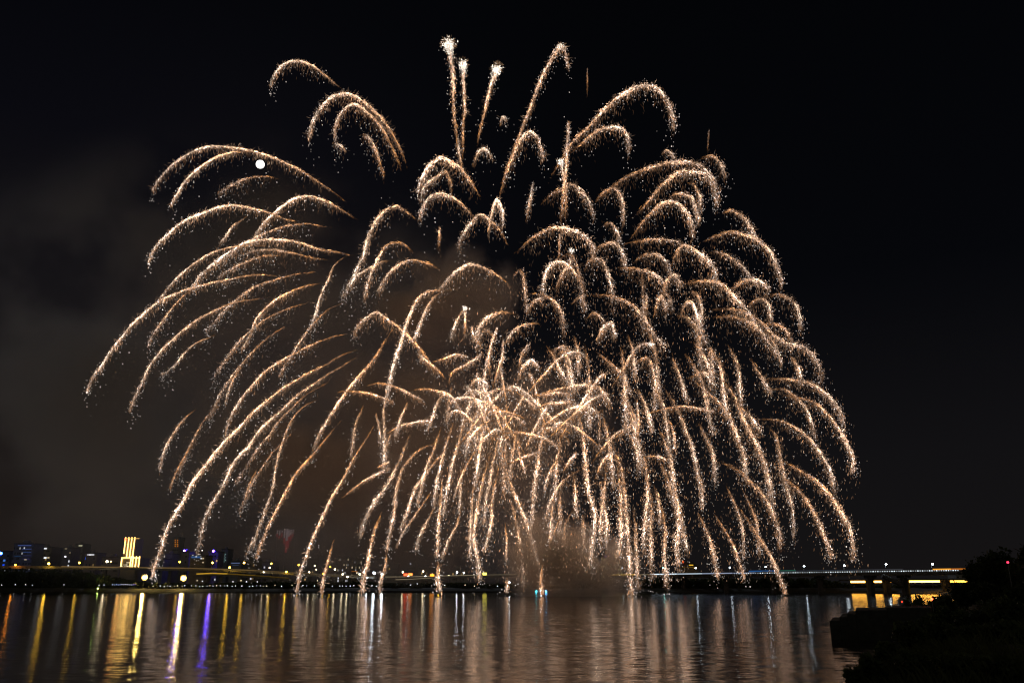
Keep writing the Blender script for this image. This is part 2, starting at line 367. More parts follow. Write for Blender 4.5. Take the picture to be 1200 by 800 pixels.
a, b = V(796, 664, 899), V(820, 660, 899)
MB().add([(a.x, 898, a.z), (b.x, 898, a.z), (b.x, 924, a.z), (a.x, 924, a.z), ((a.x * .6 + b.x * .4), 905, b.z + 3), ((a.x * .4 + b.x * .6), 905, b.z + 3), ((a.x * .4 + b.x * .6), 917, b.z + 3), ((a.x * .6 + b.x * .4), 917, b.z + 3)], [(0, 1, 5, 4), (1, 2, 6, 5), (2, 3, 7, 6), (3, 0, 4, 7), (4, 5, 6, 7)]).build('roof', M['roof'], t)
B(1120, 1175, 672, 1150, 'wall_grey', 'low dark block beyond the right end of the bridges', nx=14, nz=2, lit=.12)

# gold striped tower: upper slab of four strips over a wider lower block
t = thing('striped_tower', 'tower outlined by gold light strips, tall slab above a wider base', 'tower', V(153, 665, 930))
z = lambda y, Y=930: V(150, y, Y).z
X = lambda x, y=650, Y=930: V(x, y, Y).x
x0, x1 = X(144.5), X(156.5)
bx1 = X(166)
MB().box(x0, x1, 930, 950, z(653), z(630)).build('upper_wall', M['wall_grey'], t)
MB().box(x0, bx1, 927, 953, 3.5, z(653)).build('base_wall', M['wall_grey'], t)
GOLD = (1, .57, .14)
gs = 8.0
for i, f in enumerate((.03, .35, .64, .93)):
    xx = x0 + (x1 - x0) * f
    MB().box(xx - .3, xx + .3, 929.3, 930.1, z(648.2 if i == 0 else 652.6), z(629.2)).build('glow_strip', E(GOLD, gs), t)
MB().box(x0, X(161), 929.2, 929.9, z(631), z(630.2)).build('crown_strip', E(GOLD, 1.1), t)
MB().box(x0 - .4, x0 + 1.2, 928.6, 929.2, z(633), z(630.5)).build('red_lamp', E((1, .06, .02), 14.0), t)
MB().box(x0, bx1, 926.2, 926.9, z(653.6), z(652.9)).build('cornice_strip', E(GOLD, gs), t)
for i, f in enumerate((.02, .52, .63, .80, .975)):
    xx = x0 + (bx1 - x0) * f
    MB().box(xx - .3, xx + .3, 926.2, 927.1, z(665.8), z(653.7 if i == 0 else 651.5)).build('glow_strip', E(GOLD, gs), t)
for i in range(10):
    xx = x0 + (bx1 - x0) * random.uniform(.05, .95); zz = z(random.choice([656.5, 659, 661.5, 663.3]))
    MB().box(xx - .9, xx + .9, 926.7, 927.1, zz - .3, zz + .4).build('window', E(PALE, random.choice([.6, 1.4])), t)

# lamps -------------------------------------------------------------
items = []
def lamp(px, py, Y, col, s, r, phrase, zg=3.5, group='street lamps on the far bank', name='street_lamp', arm=0):
    p = V(px, py, Y); vr = random.uniform(.6, 1.1) if name == 'street_lamp' else 1.0; s = s * vr * (.62 if col in (YEL, PALE, WARM) else 1); r = r * (.45 + .5 * vr) if name == 'street_lamp' else r
    zg = min(zg, p.z - 1.5)
    t = thing(name, None, 'lamp', (p.x, Y, zg), group)
    MB().tube([(p.x, Y, zg), (p.x, Y, (zg + p.z) / 2), (p.x, Y, p.z - r * .8)], [.22, .16, .11], 6).build('pole', M['steel'], t)
    MB().box(p.x - .35 * r - .2, p.x + .35 * r + .2, Y - .3, Y + .3, p.z + r * .86, p.z + r * .86 + .25).build('lamp_cap', M['steel'], t)
    MB().ball(p, r, 8, 6).build('lamp_globe', E(col, s), t, smooth=True)
    items.append((t, phrase, p.x))
    return t
GL = 26.0
lamp(1, 648, 900, BLUE, 140, 1.7, 'brilliant blue lamp at the left edge of the city')
for (x, y, c, s, r) in [(18, 661.5, AMBER, 60, .9), (57, 660, YEL, 60, 1.0), (93, 659, YEL, 60, .95), (125.5, 657.5, PALE, 60, 1.1), (130, 657.5, WARM, 30, .6)]:
    lamp(x, y, 812, c, s, r, 'yellow street lamp on elevated road left of the gold striped tower')
for (x, y, c, s, r) in [(210.5, 658, YEL, 50, .8), (249, 659, YEL, 60, 1.0), (269, 664.5, YEL, 60, .9), (286, 659, YEL, 50, .9), (318, 660, YEL, 50, .9), (316, 664.8, PALE, 40, .7), (309, 670, PALE, 40, .7), (335.5, 669.5, YEL, 60, .85)]:
    lamp(x, y, 812, c, s, r, 'yellow street lamp on elevated road right of the gold striped tower')
for (x, y, c, s, r) in [(350, 661.5, YEL, 40, .8), (362.5, 670, PALE, 60, .8), (369, 662.5, PALE, 40, .7), (370.5, 667, PALE, 25, .6), (379, 672, YEL, 50, .7), (387, 663.5, YEL, 40, .7), (392.5, 666.6, PALE, 50, .8), (401.5, 672.5, PALE, 40, .7), (407.3, 675.4, PALE, 60, .9), (421.5, 672.3, PALE, 60, .8), (430, 676.5, WHITE, 60, .7)]:
    lamp(x, y, 800, c, s, r, 'pale street lamp among the far apartment towers')
for (x, y) in [(438.5, 671), (447.8, 672)]:
    lamp(x, y, 800, (.8, .9, 1), 90, 1.1, 'bright white floodlight beside the long road rail')
for (x, y, c, s, r) in [(472, 670, PALE, 40, .7), (478.5, 675, WHITE, 40, .6), (496, 669, PALE, 50, .8), (498.5, 675, WHITE, 60, .8), (514, 671, YEL, 60, .9), (526, 674.3, PALE, 40, .7), (535.5, 670, WHITE, 50, .7), (543.5, 671, WHITE, 60, .7), (597, 682, WHITE, 60, .8), (614, 684, PALE, 50, .7)]:
    lamp(x, y, 800, c, s, r, 'white street lamp on the mid bank')
for (x, y, c) in [(475.5, 673, (1, .10, .03)), (481, 672.6, (1, .26, .05)), (506.5, 673.5, AMBER), (568, 672, (1, .85, .12))]:
    p = V(x, y, 790)
    t = thing('lit_sign', None, 'sign', (p.x, 790, 3.5), 'lit signs on the far bank road')
    MB().tube([(p.x, 790, 3.5), (p.x, 790, p.z - 1.2)], .18).build('post', M['steel'], t)
    MB().box(p.x - 2.0, p.x + 2.0, 789.6, 790.2, p.z - 1.2, p.z + 1.2).build('sign_box', M['steel'], t)
    MB().box(p.x - 1.8, p.x + 1.8, 789.45, 789.597, p.z - 1.0, p.z + 1.0).build('sign_face', E(c, 5), t)
    items.append((t, {475.5: 'glowing red sign box beside the far road', 481: 'glowing red-orange sign box beside the far road', 506.5: 'glowing amber sign box left of the central falling trail', 568: 'glowing yellow sign box at the end of the far road'}[x], p.x))
# the two dazzling floodlights on the bank
for (x, y) in [(169, 676), (214.5, 677)]:
    t = lamp(x, y, 742, (1, .66, .16), 420, 1.05, 'dazzling yellow floodlight on the dark bank', group='floodlights on the bank', name='floodlight')
    p = V(x, y, 742); d = MB(); d.v.append((p.x, 743.6, p.z))
    for q in range(24):
        a_ = q * math.pi / 12; d.v.append((p.x + 2.7 * math.cos(a_), 742.4, p.z + 2.7 * math.sin(a_)))
    for q in range(24): d.f.append((0, 1 + q, 1 + (q + 1) % 24))
    d.build('glare_ring', M['glare_dish'], t)  # dish added to draw the yellow glare ring around the lamp
for (x, y, c) in [(216, 645.2, VIOLET), (250, 645.3, VIOLET)]:
    p = V(x, y, 1005)
    t = thing('roof_beacon', None, 'beacon', (p.x, 1005, p.z - 2.5), 'violet beacons on roofs')
    MB().tube([(p.x, 1005, p.z - 4.5), (p.x, 1005, p.z - 1)], .2).build('mast', M['steel'], t)
    MB().ball((p.x, 1005, p.z), 1.25).build('beacon_glass', E((.055, .02, 1), 210 if x < 230 else 110), t, smooth=True)
    items.append((t, 'violet beacon on a dark roof right of the gold striped tower', p.x))
# small bank lights in a row just above the water
row = []
for x in (2, 18, 30, 38, 75, 116, 122): row.append((x, 684.8 + random.uniform(-.6, .5), WHITE, 14))
for x in np.arange(132, 160, 2.2): row.append((x, 684.6 + random.uniform(-.4, .4), (.45, .6, 1) if x < 142 else ((.3, .2, 1) if x > 156 else WHITE), 9))
for x in np.arange(179, 432, 4.2):
    if random.random() < .72: row.append((x + random.uniform(-1, 1), 686.4 - (x - 179) * .003 + random.uniform(-.6, .6), random.choice([WHITE, WHITE, PALE, (.75, .8, 1)]), random.choice([8, 14, 22])))
for x in (231, 237, 273, 282.5, 289, 301.5, 352, 372): row.append((x, 680.5 + random.uniform(-1, 1.5), random.choice([WHITE, PALE]), 24))
for x in (436, 441, 481, 489, 509, 521, 545, 556, 583, 604, 607, 611, 615, 622): row.append((x, 684 + random.uniform(-2, 3), random.choice([WHITE, PALE, PALE]), 16))
for (x, y, c, s) in row:
    p = V(x, y, 736)
    pm = MB().ball((p.x, 736, p.z), .22, 6, 4); nb_ = len(pm.f)
    t = pm.tube([(p.x, 736, 2.2), (p.x, 736, p.z - .36)], .06, 4).build('path_lamp', E(c, s * .32), loc=(p.x, 736, 2.2))
    t.data.materials.append(M['steel']); t.data.polygons.foreach_set('material_index', [0] * nb_ + [1] * (len(pm.f) - nb_))
    tag(t, 'tiny white lamp in the row along the dark waterside path', 'lamp', 'tiny lamps strung along the far waterside')
    if x < 126: t['label'] = 'tiny lone white lamp low on the dark left bank'; t['group'] = 'lone tiny lamps on the dark left bank'
    elif x < 142: t['label'] = 'tiny blue lamp in the bluish row below the gold striped tower'; t['group'] = 'bluish lamps below the gold striped tower'
    elif x > 433: t['label'] = 'tiny pale lamp on the mid bank among falling sparks'; t['group'] = 'tiny lamps on the mid bank'

# elevated road on the left bank
def road(pts, Y, name, label, wd=14, th=1.6, strip=None, piers=26, cat='elevated road'):
    P = [V(x, y, Y + dy) for (x, y, dy) in pts]
    t = thing(name, label, cat, (P[0].x, P[0].y, 3.5))
    d = MB(); r1 = MB()
    for a, b in zip(P, P[1:]): d.bar(a, b, wd, th)
    d.build('deck', M['concrete'], t)
    for a, b in zip(P, P[1:]):
        o = Vector((0, -wd / 2 + .3, th / 2 + .5)); r1.bar(a + o, b + o, .3, 1.0)
    r1.build('parapet', M['concrete'], t)
    if strip:
        for k, (a, b) in enumerate(zip(P, P[1:])):
            if strip[k]:
                o = Vector((0, -wd / 2 - .16, th / 2 + .75)); MB().bar(a + o, b + o, .12, strip[k][2] if len(strip[k]) > 2 else .5).build('glow_strip', E(strip[k][0], strip[k][1]), t)
    L = 0
    for a, b in zip(P, P[1:]):
        n = max(1, int((b - a).length / piers))
        for i in range(n):
            p = a.lerp(b, (i + .5) / n); MB().box(p.x - 1, p.x + 1, p.y - 2, p.y + 2, 3.0, p.z - th / 2).build('pier', M['concrete'], t)
    return t
road([(-40, 664.2, 0), (76, 665.6, 0), (140, 666.3, 0), (220, 667.4, 0), (262, 668.6, 0), (300, 670.0, 0), (370, 674.0, 0), (440, 677.0, 0)], 822, 'elevated_road', 'long elevated road with a faint yellow rail glow on the left bank',
     strip=[None, (WARM, .16, 1.0), (WARM, .13, 1.0), (WARM, .11, 1.0), (WARM, .13, 1.0), (WARM, .09, .9), (PALE, .07, .8)])  # glowing strips stand in for lamplight on the deck edge
road([(232, 674.2, 0), (250, 673.4, 0), (268, 674.0, 0), (300, 676, 0), (340, 679, 0)], 778, 'road_ramp', 'short curved ramp with a yellow lit edge below the elevated road',
     wd=8, strip=[(YEL, .55, .9), (YEL, .5, .9), (YEL, .12, .7), (YEL, .06, .7)], piers=14)  # strips glow in place of lamplight falling on the ramp concrete
road([(452, 677.6, 0), (480, 677.4, 0), (520, 676.4, 0), (560, 675.4, 0), (606, 674.6, 0)], 802, 'riverside_road', 'low riverside road with a thin pale rail light in mid bank',
     wd=10, strip=[(PALE, .30, .5), (PALE, .35, .5), (PALE, .28, .5), (PALE, .14, .5)], piers=24)
road([(464, 680.8, 0), (484, 680.2, 0), (508, 678.6, 0)], 784, 'road_ramp', 'straight ramp with a thin pale rail just below the riverside road',
     wd=7, strip=[(PALE, .35, .4), (PALE, .28, .4)], piers=24)

# ------------------------------------------------------------------ bridges on the right
BA, BB = V(716, 674.3, 812), V(1142, 668.5, 560)
bd = (BB - BA)
t = thing('river_bridge', 'long bridge with a dotted white and blue rail of lights', 'bridge', (BA.x, BA.y, 0))
MB().bar(BA + Vector((0, 0, -1.2)), BB + bd * .35 + Vector((0, 0, -1.2)), 16, 2.4).build('deck', M['dark_concrete'], t)
nrm = Vector((-bd.y, bd.x, 0)).normalized()
if nrm.y > 0: nrm = -nrm
side = nrm * 8.05
MB().bar(BA + side + Vector((0, 0, .55)), BB + bd * .35 + side + Vector((0, 0, .55)), .25, 1.0).build('parapet', M['concrete'], t)
def bp(px):      # point on bridge axis seen at this column
    lo, hi = -.2, 1.4
    for _ in range(40):
        m_ = (lo + hi) / 2; p = BA + bd * m_; q = p - Vector((0, 0, CAM_H))
        depth = q.y * ct + q.z * st
        if 600 + FPX * q.x / depth < px: lo = m_
        else: hi = m_
    return BA + bd * lo
def strip(px0, px1, col, s, h, dz, name='rail_light', push=.2):
    a, b = bp(px0) + side + nrm * push, bp(px1) + side + nrm * push; a.z += dz; b.z += dz
    return MB().bar(a, b, .15, h).build(name, E(col, s), t)
strip(723, 752, YEL, .9, .7, .7)
strip(752, 770, PALE, .15, .6, .7)
strip(770, 800, (.75, .88, 1), 1.1, .8, .7); strip(800, 830, (.7, .85, 1), .75, .7, .7); strip(830, 865, (.6, .7, 1), .45, .7, .7)
strip(865, 892, (.55, .65, 1), .28, .6, .7)
strip(885, 915, (.05, .25, .75), .28, 1.0, 1.9, 'blue_light_band'); strip(915, 940, (.1, .5, .35), .16, .9, 1.9, 'teal_light_band')
strip(1100, 1121, (1, .42, .04), 1.0, .8, 1.2, 'amber_light_band'); strip(1121, 1140, (1, .3, .03), .5, .8, 1.2, 'amber_light_band')
strip(900, 1010, (.5, .6, .8), .045, .6, 1.6, 'pale_light_band'); strip(1010, 1065, (.6, .6, .7), .07, .5, 1.6, 'pale_light_band')
px = 868.0
n = 0
while px < 1130 and n < 98:
    a = bp(px) + side + nrm * .25
    MB().box(a.x - .38, a.x + .38, a.y - .1, a.y + .1, a.z + .1, a.z + .65).build('rail_lamp', E((.8, .92, 1), random.choice([.5, .9, 1.4, 1.8]) * (.45 if 960 < px < 972 or 1012 < px < 1028 else 1), 'NONE'), t)
    px += 2.75; n += 1
for px_ in (800, 850, 905, 960, 1019, 1058):
    p = bp(px_)
    MB().box(p.x - 1.3, p.x + 1.3, p.y - 2.6, p.y + 2.6, -3, p.z - 4.203).box(p.x - 1.7, p.x + 1.7, p.y - 7.0, p.y + 7.0, p.z - 4.2, p.z - 2.402).build('pier', M['dark_concrete'], t)
p = bp(1058)
MB().tube([(p.x - 16, p.y - 3, p.z - 2.6), (p.x - 9, p.y - 3, p.z - 6), (p.x - 2.3, p.y - 3, p.z - 9)], [1.6, 1.6, 1.4], 6).build('strut', M['dark_concrete'], t)
for px_, hy, s in [(735, 664.5, 10), (783, 664.5, 26), (821, 664.6, 30), (861, 664, 24), (903, 663.4, 34), (948, 662.4, 44), (995, 661.6, 60), (1044, 660.2, 75), (1098, 660, 60)]:
    p = bp(px_) + nrm * 6.5
    h = V(px_, hy, p.y).z
    L = thing('bridge_lamp', None, 'lamp', p, 'lamps on the long bridge')
    MB().tube([p, (p.x, p.y, h - .6), (p.x + .2, p.y - .8, h)], [.20, .13, .1], 6).build('pole', M['steel'], L)
    MB().box(p.x - .5, p.x + .7, p.y - 1.6, p.y - .4, h + .05, h + .3).build('lamp_hood', M['steel'], L)
    MB().ball((p.x + .1, p.y - 1.0, h - .35), .62, 8, 5, .65).build('lamp_globe', E((.78, .92, 1) if px_ != 783 else (.3, 1, .85), s * .75), L, smooth=True)
    items.append((L, 'white street lamp standing on the long lit bridge', p.x))

# lower viaduct behind, with yellow light boxes under its deck
VA, VB = V(985, 681.4, 700), V(1150, 680.6, 610)
t = thing('lower_viaduct', 'low viaduct behind the long bridge with brilliant yellow light tubes', 'viaduct', (VA.x, VA.y, 0))
vd = VB - VA
MB().bar(VA + Vector((0, -4, 1.3)), VB + vd * .3 + Vector((0, -4, 1.3)), 9, 1.0).build('deck', M['dark_concrete'], t)
def vp(px):
    lo, hi = -.5, 1.5
    for _ in range(40):
        m_ = (lo + hi) / 2; q = VA + vd * m_ - Vector((0, 0, CAM_H)); d_ = q.y * ct + q.z * st
        if 600 + FPX * q.x / d_ < px: lo = m_
        else: hi = m_
    return VA + vd * lo
for (a, b, s) in [(997, 1013.5, 20), (1020, 1033, 20), (1039, 1052.5, 20), (1063, 1101, 20), (1108, 1137, 6)]:
    MB().bar(vp(a), vp(b), .5, 1.25).build('light_tube', E((1, .45, .055), s * .8), t)
for px_ in (1016.8, 1036, 1057.5, 1104.5):
    p = vp(px_); MB().box(p.x - 1.8, p.x + 1.8, p.y - 7.5, p.y - 1.6, -3, p.z + .70).build('pier', M['dark_concrete'], t)

# ------------------------------------------------------------------ trees
def leaf_cloud(mb, c, rad, n, size, rs, squash=.8):
    """leaf clumps scattered through a lumpy volume"""
    c = np.array(c); k = max(5, int(n / 160))
    cen = rs.normal(size=(k, 3)); cen /= np.linalg.norm(cen, axis=1)[:, None]; cen *= (rs.random(k) ** .5)[:, None] * .78
    for cc in cen:
        m_ = int(n / k * rs.uniform(.5, 1.5)); r = rs.uniform(.22, .42)
        pts = c + (cc + rs.normal(size=(m_, 3)) * r * .55) * np.array([rad, rad, rad * squash])
        a = rs.normal(size=(m_, 3)); a /= np.linalg.norm(a, axis=1)[:, None]
        b = np.cross(a, rs.normal(size=(m_, 3))); b /= np.linalg.norm(b, axis=1)[:, None]
        s = size * rs.uniform(.6, 1.4, m_)[:, None]
        for i in range(m_):
            p, u, v_ = pts[i], a[i] * s[i], b[i] * s[i] * .6
            mb.add([p - u, p + v_, p + u, p - v_], [(0, 1, 2, 3)])
def tree(px, pytop, Y, wpx, label, n=2500, leaf=.3, lm='leaf_dark', zg=None, group='trees on the near bank', name='broadleaf_tree'):
    top = V(px, pytop, Y); rad = wpx / 2 / FPX * Y
    rs = np.random.default_rng(int(px * 13 + pytop))
    zg = bank_z(top.x, Y) if zg is None else zg
    h = top.z - zg
    t = thing(name, label, 'tree', (top.x, Y, zg), group)
    tb = MB(); r0 = max(.12, h * .03)
    fork = zg + h * .42
    tb.tube([(top.x, Y, zg - .2), (top.x + .1, Y, zg + h * .2), (top.x - .05, Y + .1, fork)], [r0, r0 * .8, r0 * .65], 7)
    for q in range(6):
        a = q * 1.05 + rs.random(); e = Vector((top.x + math.cos(a) * rad * .6, Y + math.sin(a) * rad * .6, zg + h * rs.uniform(.62, .88)))
        s = Vector((top.x - .05, Y + .1, fork)); tb.tube([s, s.lerp(e, .5) + Vector((0, 0, .25)), e], [r0 * .5, r0 * .3, r0 * .1], 5)
    tb.build('trunk', M['bark'], t)
    cb = MB(); ch = h * .36
    leaf_cloud(cb, (top.x, Y, top.z - ch), rad, n, leaf, rs, ch / rad)
    cb.build('crown', M[lm], t)
    return t
def shrub(px, pytop, Y, wpx, label, n=1200, leaf=.16):
    top = V(px, pytop, Y); rad = wpx / 2 / FPX * Y; rs = np.random.default_rng(int(px * 7 + pytop * 3))
    zg = bank_z(top.x, Y); h = max(.8, top.z - zg)
    t = thing('shrub', label, 'shrub', (top.x, Y, zg), 'shrubs on the near bank')
    sb = MB()
    for q in range(7):
        a = q * .9 + rs.random(); e = (top.x + math.cos(a) * rad * .6, Y + math.sin(a) * rad * .6, zg + h * rs.uniform(.5, .9))
        sb.tube([(top.x, Y, zg - .1), ((top.x * 2 + e[0]) / 3, (Y * 2 + e[1]) / 3, zg + h * .35), e], [.05, .035, .012], 4)
    sb.build('stem', M['bark'], t)
    cb = MB(); leaf_cloud(cb, (top.x, Y, zg + h * .52), rad, n, leaf, rs, h * .5 / rad); cb.build('foliage', M['leaf'], t)
    return t
tree(1162, 645, 120, 44, 'tallest dark tree at the right edge, crown above the bridge end', 4200, .34)
tree(1192, 655, 112, 34, 'rounded dark tree at the right frame edge behind the red light', 3000, .32)
tree(1214, 642, 104, 44, 'dark tree cut off by the right frame edge', 2600, .32)
tree(1140, 662, 135, 26, 'low dark tree left of the tallest tree, touching the bridge line', 2400, .30)
tree(1128, 681, 128, 30, 'small bushy tree in front of the bridge end', 2200, .26)
tree(1162, 678, 118, 50, 'broad low tree below the tallest tree', 3000, .28)
tree(1196, 682, 100, 46, 'broad low tree below the rounded tree at the right edge', 2600, .26)
shr = [(1062, 700, 110, 16), (1078, 699, 118, 20), (1094, 697, 124, 22), (1108, 692, 126, 24), (1084, 712, 92, 34), (1112, 706, 88, 44), (1145, 702, 80, 52), (1185, 700, 76, 56), (1062, 722, 74, 36), (1098, 728, 66, 48), (1142, 730, 60, 60), (1188, 728, 56, 60), (1040, 752, 56, 34), (1020, 764, 50, 30), (1075, 762, 46, 54), (1125, 765, 42, 64), (1178, 768, 38, 64), (1000, 780, 44, 26)]
for (x, y, Y, w_) in shr:
    s = shrub(x, y, Y, w_, None, 1500 if Y > 60 else 1900, .10 + .0012 * Y)
    zone = 'dark shrub against the yellow water' if y < 701 and x < 1130 else ('dark leafy shrub high on the right bank' if y < 715 else ('dark leafy shrub halfway down the right bank' if y < 740 else 'dark leafy shrub low on the right bank'))
    items.append((s, zone, s.location.x / s.location.y))
# wooded far bank (one unbroken black mass of growth)
wd = MB(); rs = np.random.default_rng(5)
def tops(x):
    T = [(-60, 664), (0, 664.5), (60, 666), (90, 667), (116, 672), (135, 675), (170, 682), (225, 683), (300, 681), (345, 680), (430, 681), (470, 683), (520, 682), (590, 683), (640, 686), (720, 680), (740, 677), (800, 676.5), (860, 677), (905, 676), (960, 677), (985, 681), (1000, 684), (1060, 685), (1150, 684), (1300, 684)]
    return float(np.interp(x, [a for a, _ in T], [b for _, b in T]))
x = -60.0
while x < 1240:
    Y = 752 + rs.uniform(-8, 10); ty = tops(x) + abs(rs.normal()) * .9
    top = V(x, ty, Y); h = max(2.0, top.z - 3.2)
    n = 60
    for q in range(n):
        zz = 3.0 + h * rs.random() ** .8; sp = 4.2 * (1 - .5 * (zz - 3) / h)
        p = np.array([top.x + rs.normal() * sp * .7, Y + rs.normal() * sp * .6, zz]); a = rs.normal(size=3); a /= np.linalg.norm(a); b = np.cross(a, rs.normal(size=3)); b /= np.linalg.norm(b)
        s = rs.uniform(.8, 1.7); wd.add([p - a * s, p + b * s * .7, p + a * s, p - b * s * .7], [(0, 1, 2, 3)])
    # solid inner growth, so that no light leaks through the mass
    wd.add([(top.x - 4, Y + 4, 2), (top.x + 4, Y + 4.5, 2), (top.x + 3.4, Y + 5, 3 + (h) * .86), (top.x - 3.2, Y + 5, 3 + h * .8)], [(0, 1, 2, 3)])
    wd.add([(top.x - 4, Y + 6, 2), (top.x + 4, Y + 6.5, 2), (top.x + 3.4, Y + 7, 3 + (h) * .86), (top.x - 3.2, Y + 7, 3 + h * .8)], [(3, 2, 1, 0)])
    x += 5.5
tag(wd.build('riverside_woodland', M['leaf_dark']), 'dark mass of trees and bushes along the whole far bank', 'woodland', kind='stuff')
gt = tree(118.5, 670.5, 738, 13, 'green lit tree on the bank below the gold striped tower', 900, .8, 'leaf', 3.2, 'trees on the far bank')
p = V(116, 678.5, 731)
t = thing('garden_uplight', 'small green uplight at the foot of the lit tree', 'lamp', (p.x, 731, 2.4))
MB().box(p.x - .4, p.x + .4, 730.6, 731.4, 2.4, 3.0).build('housing', M['steel'], t)
MB().box(p.x - .35, p.x + .35, 730.7, 731.3, 3.003, 3.15).build('lens', E((.55, 1, .12), 220), t)
for (x, ty, w_) in [(893, 674.5, 16), (918, 673, 18), (938, 675, 14), (960, 675.5, 16), (762, 676, 14), (840, 676.5, 15)]:
    tt = tree(x, ty, 745, w_, None, 800, .9, 'leaf_dark', 3.2, 'trees on the far bank')
    items.append((tt, 'dark round tree on the far bank below the bridge rail', tt.location.x))

# grass at the water's edge, bottom right
gb = MB(); rs = np.random.default_rng(9)
for i in range(5200):
    Y = rs.uniform(36, 95); d = abs(rs.normal()) * 6 + .1; Xg = shore_x(Y) + d + .4; zg = bank_z(Xg, Y)
    h = rs.uniform(.35, 1.3); ln = rs.normal(size=2) * .35; wv = .02 + .012 * rs.random()
    gb.add([(Xg - wv, Y, zg - .05), (Xg + wv, Y, zg - .05), (Xg + ln[0] * .5 + wv * .7, Y + ln[1] * .5, zg + h * .6), (Xg + ln[0] * 1.2, Y + ln[1], zg + h)], [(0, 1, 2, 3)])
tag(gb.build('bank_grass', M['grass']), 'tall dark grass growing along the right bank edge', 'grass', kind='stuff')

# stone jetty with stepped top
a = on_water(973, 749); b = on_water(1062, 748)
Yj = a.y
t = thing('stone_jetty', 'black stepped stone jetty reaching into the water at right', 'jetty', (a.x, Yj, 0))
for i, (x0_, x1_, yt) in enumerate([(972, 984, 727), (984, 993, 722.5), (993, 1003, 719), (1003, 1040, 714.6), (1040, 1092, 712)]):
    p, q = V(x0_, yt, Yj), V(x1_, yt, Yj)
    xa, xb, ya, yb_ = p.x + .003, q.x, Yj + .06 * i, Yj + 11 + .4 * i; kf = 1.0 + 12.5 / Yj
    MB().add([(xa, ya, -1.5), (xb, ya, -1.5), (xb * kf, yb_, -1.5), (xa * kf, yb_, -1.5), (xa, ya, p.z), (xb, ya, p.z), (xb * kf, yb_, p.z), (xa * kf, yb_, p.z)],
             [(0, 3, 2, 1), (4, 5, 6, 7), (0, 1, 5, 4), (1, 2, 6, 5), (2, 3, 7, 6), (3, 0, 4, 7)]).build('stone_step', M['stone'], t)

# red marker lights by the near bank
for (x, y, Y, lab, s, r) in [(1181, 658.5, 106, 'red warning light glowing in the tree at the right edge', 3.5, .14), (1092, 701.5, 108, 'red marker light low beside the yellow water', 14, .14), (1057, 704.5, 112, 'faint red marker light beside the bridge pier reflections', 2.5, .10)]:
    p = V(x, y, Y); zg = min(bank_z(p.x, Y), p.z - .6)
    t = thing('marker_light', lab, 'light', (p.x, Y, zg), 'red marker lights')
    MB().tube([(p.x, Y, zg), (p.x, Y, p.z - r)], .05).build('post', M['steel'], t)
    MB().ball(p, r, 8, 6).build('red_lens', E((1, .05, .02) if x < 1150 else (1, .03, .08), s), t, smooth=True)
for (x, y, s, r) in [(1163, 680.3, 10, .8), (1173, 680.2, 4, .5), (1185, 680, 6, .7), (1191, 679.6, 5, .6), (1197, 679, 6, .7), (1181, 687, 2.5, .9)]:
    lamp(x, y, 430, (.9, .95, 1), s, r * .55, 'small white lamp glinting through the dark trees at right', zg=2.5, group='small lamps behind the right trees')

# barges on the river
def barge(px0, px1, pyw, label, cargo=True, lights=()):
    a, b = on_water(px0, pyw), on_water(px1, pyw); Y = a.y
    t = thing('firework_barge', label, 'barge', ((a.x + b.x) / 2, Y, 0), 'firework barges on the river')
    L = b.x - a.x; h = 1.1; wd_ = max(3.0, L * .3)
    MB().add([(a.x + L * .06, Y, -.4), (b.x - L * .06, Y, -.4), (b.x - L * .06, Y + wd_, -.4), (a.x + L * .06, Y + wd_, -.4), (a.x, Y - .2, h), (b.x, Y - .2, h), (b.x, Y + wd_ + .2, h), (a.x, Y + wd_ + .2, h)],
             [(0, 3, 2, 1), (4, 5, 6, 7), (0, 1, 5, 4), (1, 2, 6, 5), (2, 3, 7, 6), (3, 0, 4, 7)]).build('hull', M['hull'], t)
    MB().box(a.x + L * .06, a.x + L * .24, Y + .5, Y + wd_ - .5, h + .002, h + 1.7).build('cabin', M['hull'], t)
    n = 6
    for i in range(n):
        x = a.x + L * (.34 + .58 * i / (n - 1)); MB().tube([(x, Y + wd_ * .5, h + .002), (x + .12 * (i - 2.5), Y + wd_ * .5, h + 1.2)], .22, 7).build('mortar_tube', M['steel'], t)
    for (f, z_, c, s, r) in lights:
        MB().ball((a.x + L * f, Y - .3, z_), r, 8, 5).build('deck_light', E(c, s), t, smooth=True)
    return t
barge(647, 662, 692.6, 'low black barge right of the cyan lit barge')
barge(627, 642, 694.5, 'barge with cyan and white deck lights at the waterline', lights=[(.1, 1.2, CYAN, 30, .7), (.5, 1.7, (.9, .95, 1), 110, .8), (.86, 1.2, (.1, .5, 1), 40, .7)])
barge(601, 618, 693.0, 'low black barge left of the cyan lit barge')
barge(575, 590, 692.8, 'leftmost low black barge under the falling sparks')

